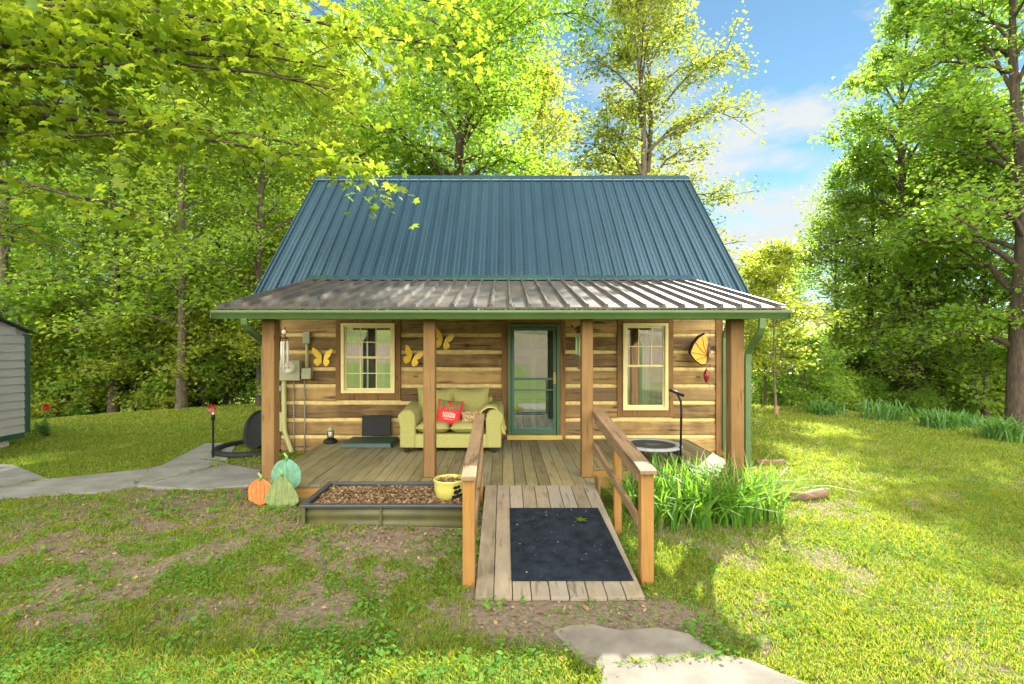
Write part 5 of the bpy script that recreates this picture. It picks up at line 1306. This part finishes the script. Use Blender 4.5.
# ------------------------------------------------------------------ the near maple whose boughs hang over the left of the view
nm = thing('maple_tree', 'near maple with large leaves hanging over the top left', 'tree', (-8.2, 5.2, float(height(-8.2, 5.2))))
tb = TB(); zb = nm.location.z; r5 = np.random.default_rng(77)
o5 = np.array([-8.2, 5.2, zb])
zs = np.linspace(-.5, 11, 14); tb.tube([(.1*math.sin(z*.6), .1*math.cos(z*.5), z) for z in zs], .30*(1-.85*np.clip(zs/11,0,1))+.14*np.exp(-np.maximum(zs,0)*2), 14)
# boughs: (end x, y, z, start height, leaves)
boughs = [(-3.3,4.7,4.15,3.4,1.0),(-2.5,5.3,4.75,4.2,1.0),(-1.2,5.4,5.3,5.0,1.0),(-.75,6.2,6.1,5.6,.8),(-2.2,4.4,5.35,5.2,1.0),(-3.6,4.2,4.9,4.6,1.0),(-3.4,5.8,4.6,3.9,1.0),(-4.6,4.0,3.75,3.2,.6),(-2.0,6.6,5.5,4.8,.9),(-4.2,5.0,5.6,5.4,1.0),(-1.4,4.6,6.0,6.0,.8),(-4.8,6.2,5.0,4.4,1.0),(-3.0,7.0,6.3,5.6,.9),(-5.2,3.4,4.9,4.4,.8),(-1.7,5.2,4.55,4.4,.5),(-1.30,5.2,4.0,4.2,.6),(-1.45,4.9,3.95,4.1,.6),(-1.75,5.0,4.25,4.3,.7),(-4.25,4.2,2.75,3.0,.5),(-3.55,4.6,3.45,3.2,.6),(-.45,5.6,5.5,5.2,.7),(-2.9,5.0,5.0,4.8,1),(-4.4,4.6,4.3,4.0,1),(-2.4,5.9,5.2,4.9,1),
          (-9.5,9,6,4,.5),(-12,5,6,4.2,.5),(-8,1.5,6,4.5,.5),(-6,8.5,7,5.5,.7),(-5,5.5,8.5,7,.8),(-7,4,10,8,.8)]
LP = []
for (ex, ey, ez, sz_, dens) in boughs:
    st = np.array([-8.2, 5.2, zb+sz_]); en = np.array([ex, ey, ez]); L = np.linalg.norm(en-st); npt = 10; u = np.linspace(0, 1, npt)
    pts = st+np.outer(u, en-st); pts[:, 2] += .35*np.sin(u*PI)*L*.18; pts += np.cumsum(r5.normal(0,.05,(npt,3)), 0)*np.minimum(1,u*2)[:,None]*.8
    tb.tube(pts-o5, .050*(1-.92*u)+.003, 7)
    d0 = (en-st)/L; az = math.atan2(d0[1], d0[0])
    nsec = 16
    for j in range(nsec):
        uu = .25+.75*(j+r5.random())/nsec; q = uu*(npt-1); a0 = int(min(npt-2, math.floor(q))); p = pts[a0]*(1-(q-a0))+pts[a0+1]*(q-a0)
        da = az+(1 if j % 2 else -1)*r5.uniform(.3,1.2); l2 = r5.uniform(.45,1.05)*(1.25-.5*uu); e2 = R(r5.normal(-8,12))
        d2 = np.array([math.cos(da)*math.cos(e2), math.sin(da)*math.cos(e2), math.sin(e2)]); u2 = np.linspace(0,1,5); p2 = p+np.outer(u2*l2, d2); p2[:,2] -= .16*l2*u2**2
        tb.tube(p2-o5, .007*(1-.8*u2)+.0012, 5)
        m = int(40*dens*r5.uniform(.6,1.4)); s_ = r5.uniform(.1,1.1,m); b_ = p+np.outer(s_*l2, d2); b_[:,2] -= .16*l2*s_**2
        b_[:,:2] += r5.normal(0,.14,(m,2)); b_[:,2] += r5.normal(-.04,.075,m); LP.append(b_)
tb.build('trunk', M['bark'], nm)
P = np.concatenate(LP)-o5
n = len(P); a = r5.random(n)*2*PI
ax = np.stack([np.cos(a), np.sin(a), r5.normal(-.5,.35,n)], 1); ax /= np.linalg.norm(ax,axis=1)[:,None]
nn = r5.normal(0,.4,(n,3)); nn[:,2] += 1; bx_ = np.cross(nn, ax); bx_ /= np.linalg.norm(bx_,axis=1)[:,None]; ff = np.cross(ax, bx_)
s_ = (.060*r5.uniform(.65,1.35,n))[:,None]
spec = [(-150,.42,.0),(-108,.80,-.10),(-80,.60,.05),(-50,1.0,-.12),(-24,.66,.06),(0,1.15,-.15),(24,.66,.06),(50,1.0,-.12),(80,.60,.05),(108,.80,-.10),(150,.42,.0)]
K = len(spec)+1; V = np.zeros((n, K, 3)); V[:,0] = P
for i, (an, rr_, h_) in enumerate(spec): V[:,i+1] = P+(ax*math.cos(R(an))+bx_*math.sin(R(an)))*s_*rr_+ff*s_*h_
quads = np.array([[0,1,2,3],[0,3,4,5],[0,5,6,7],[0,7,8,9],[0,9,10,11]])
Fq = (quads[None]+(np.arange(n)*K)[:,None,None]).reshape(-1,4)
np_mesh_idx('crown', V.reshape(-1,3), Fq, M['leaf_near'], nm)
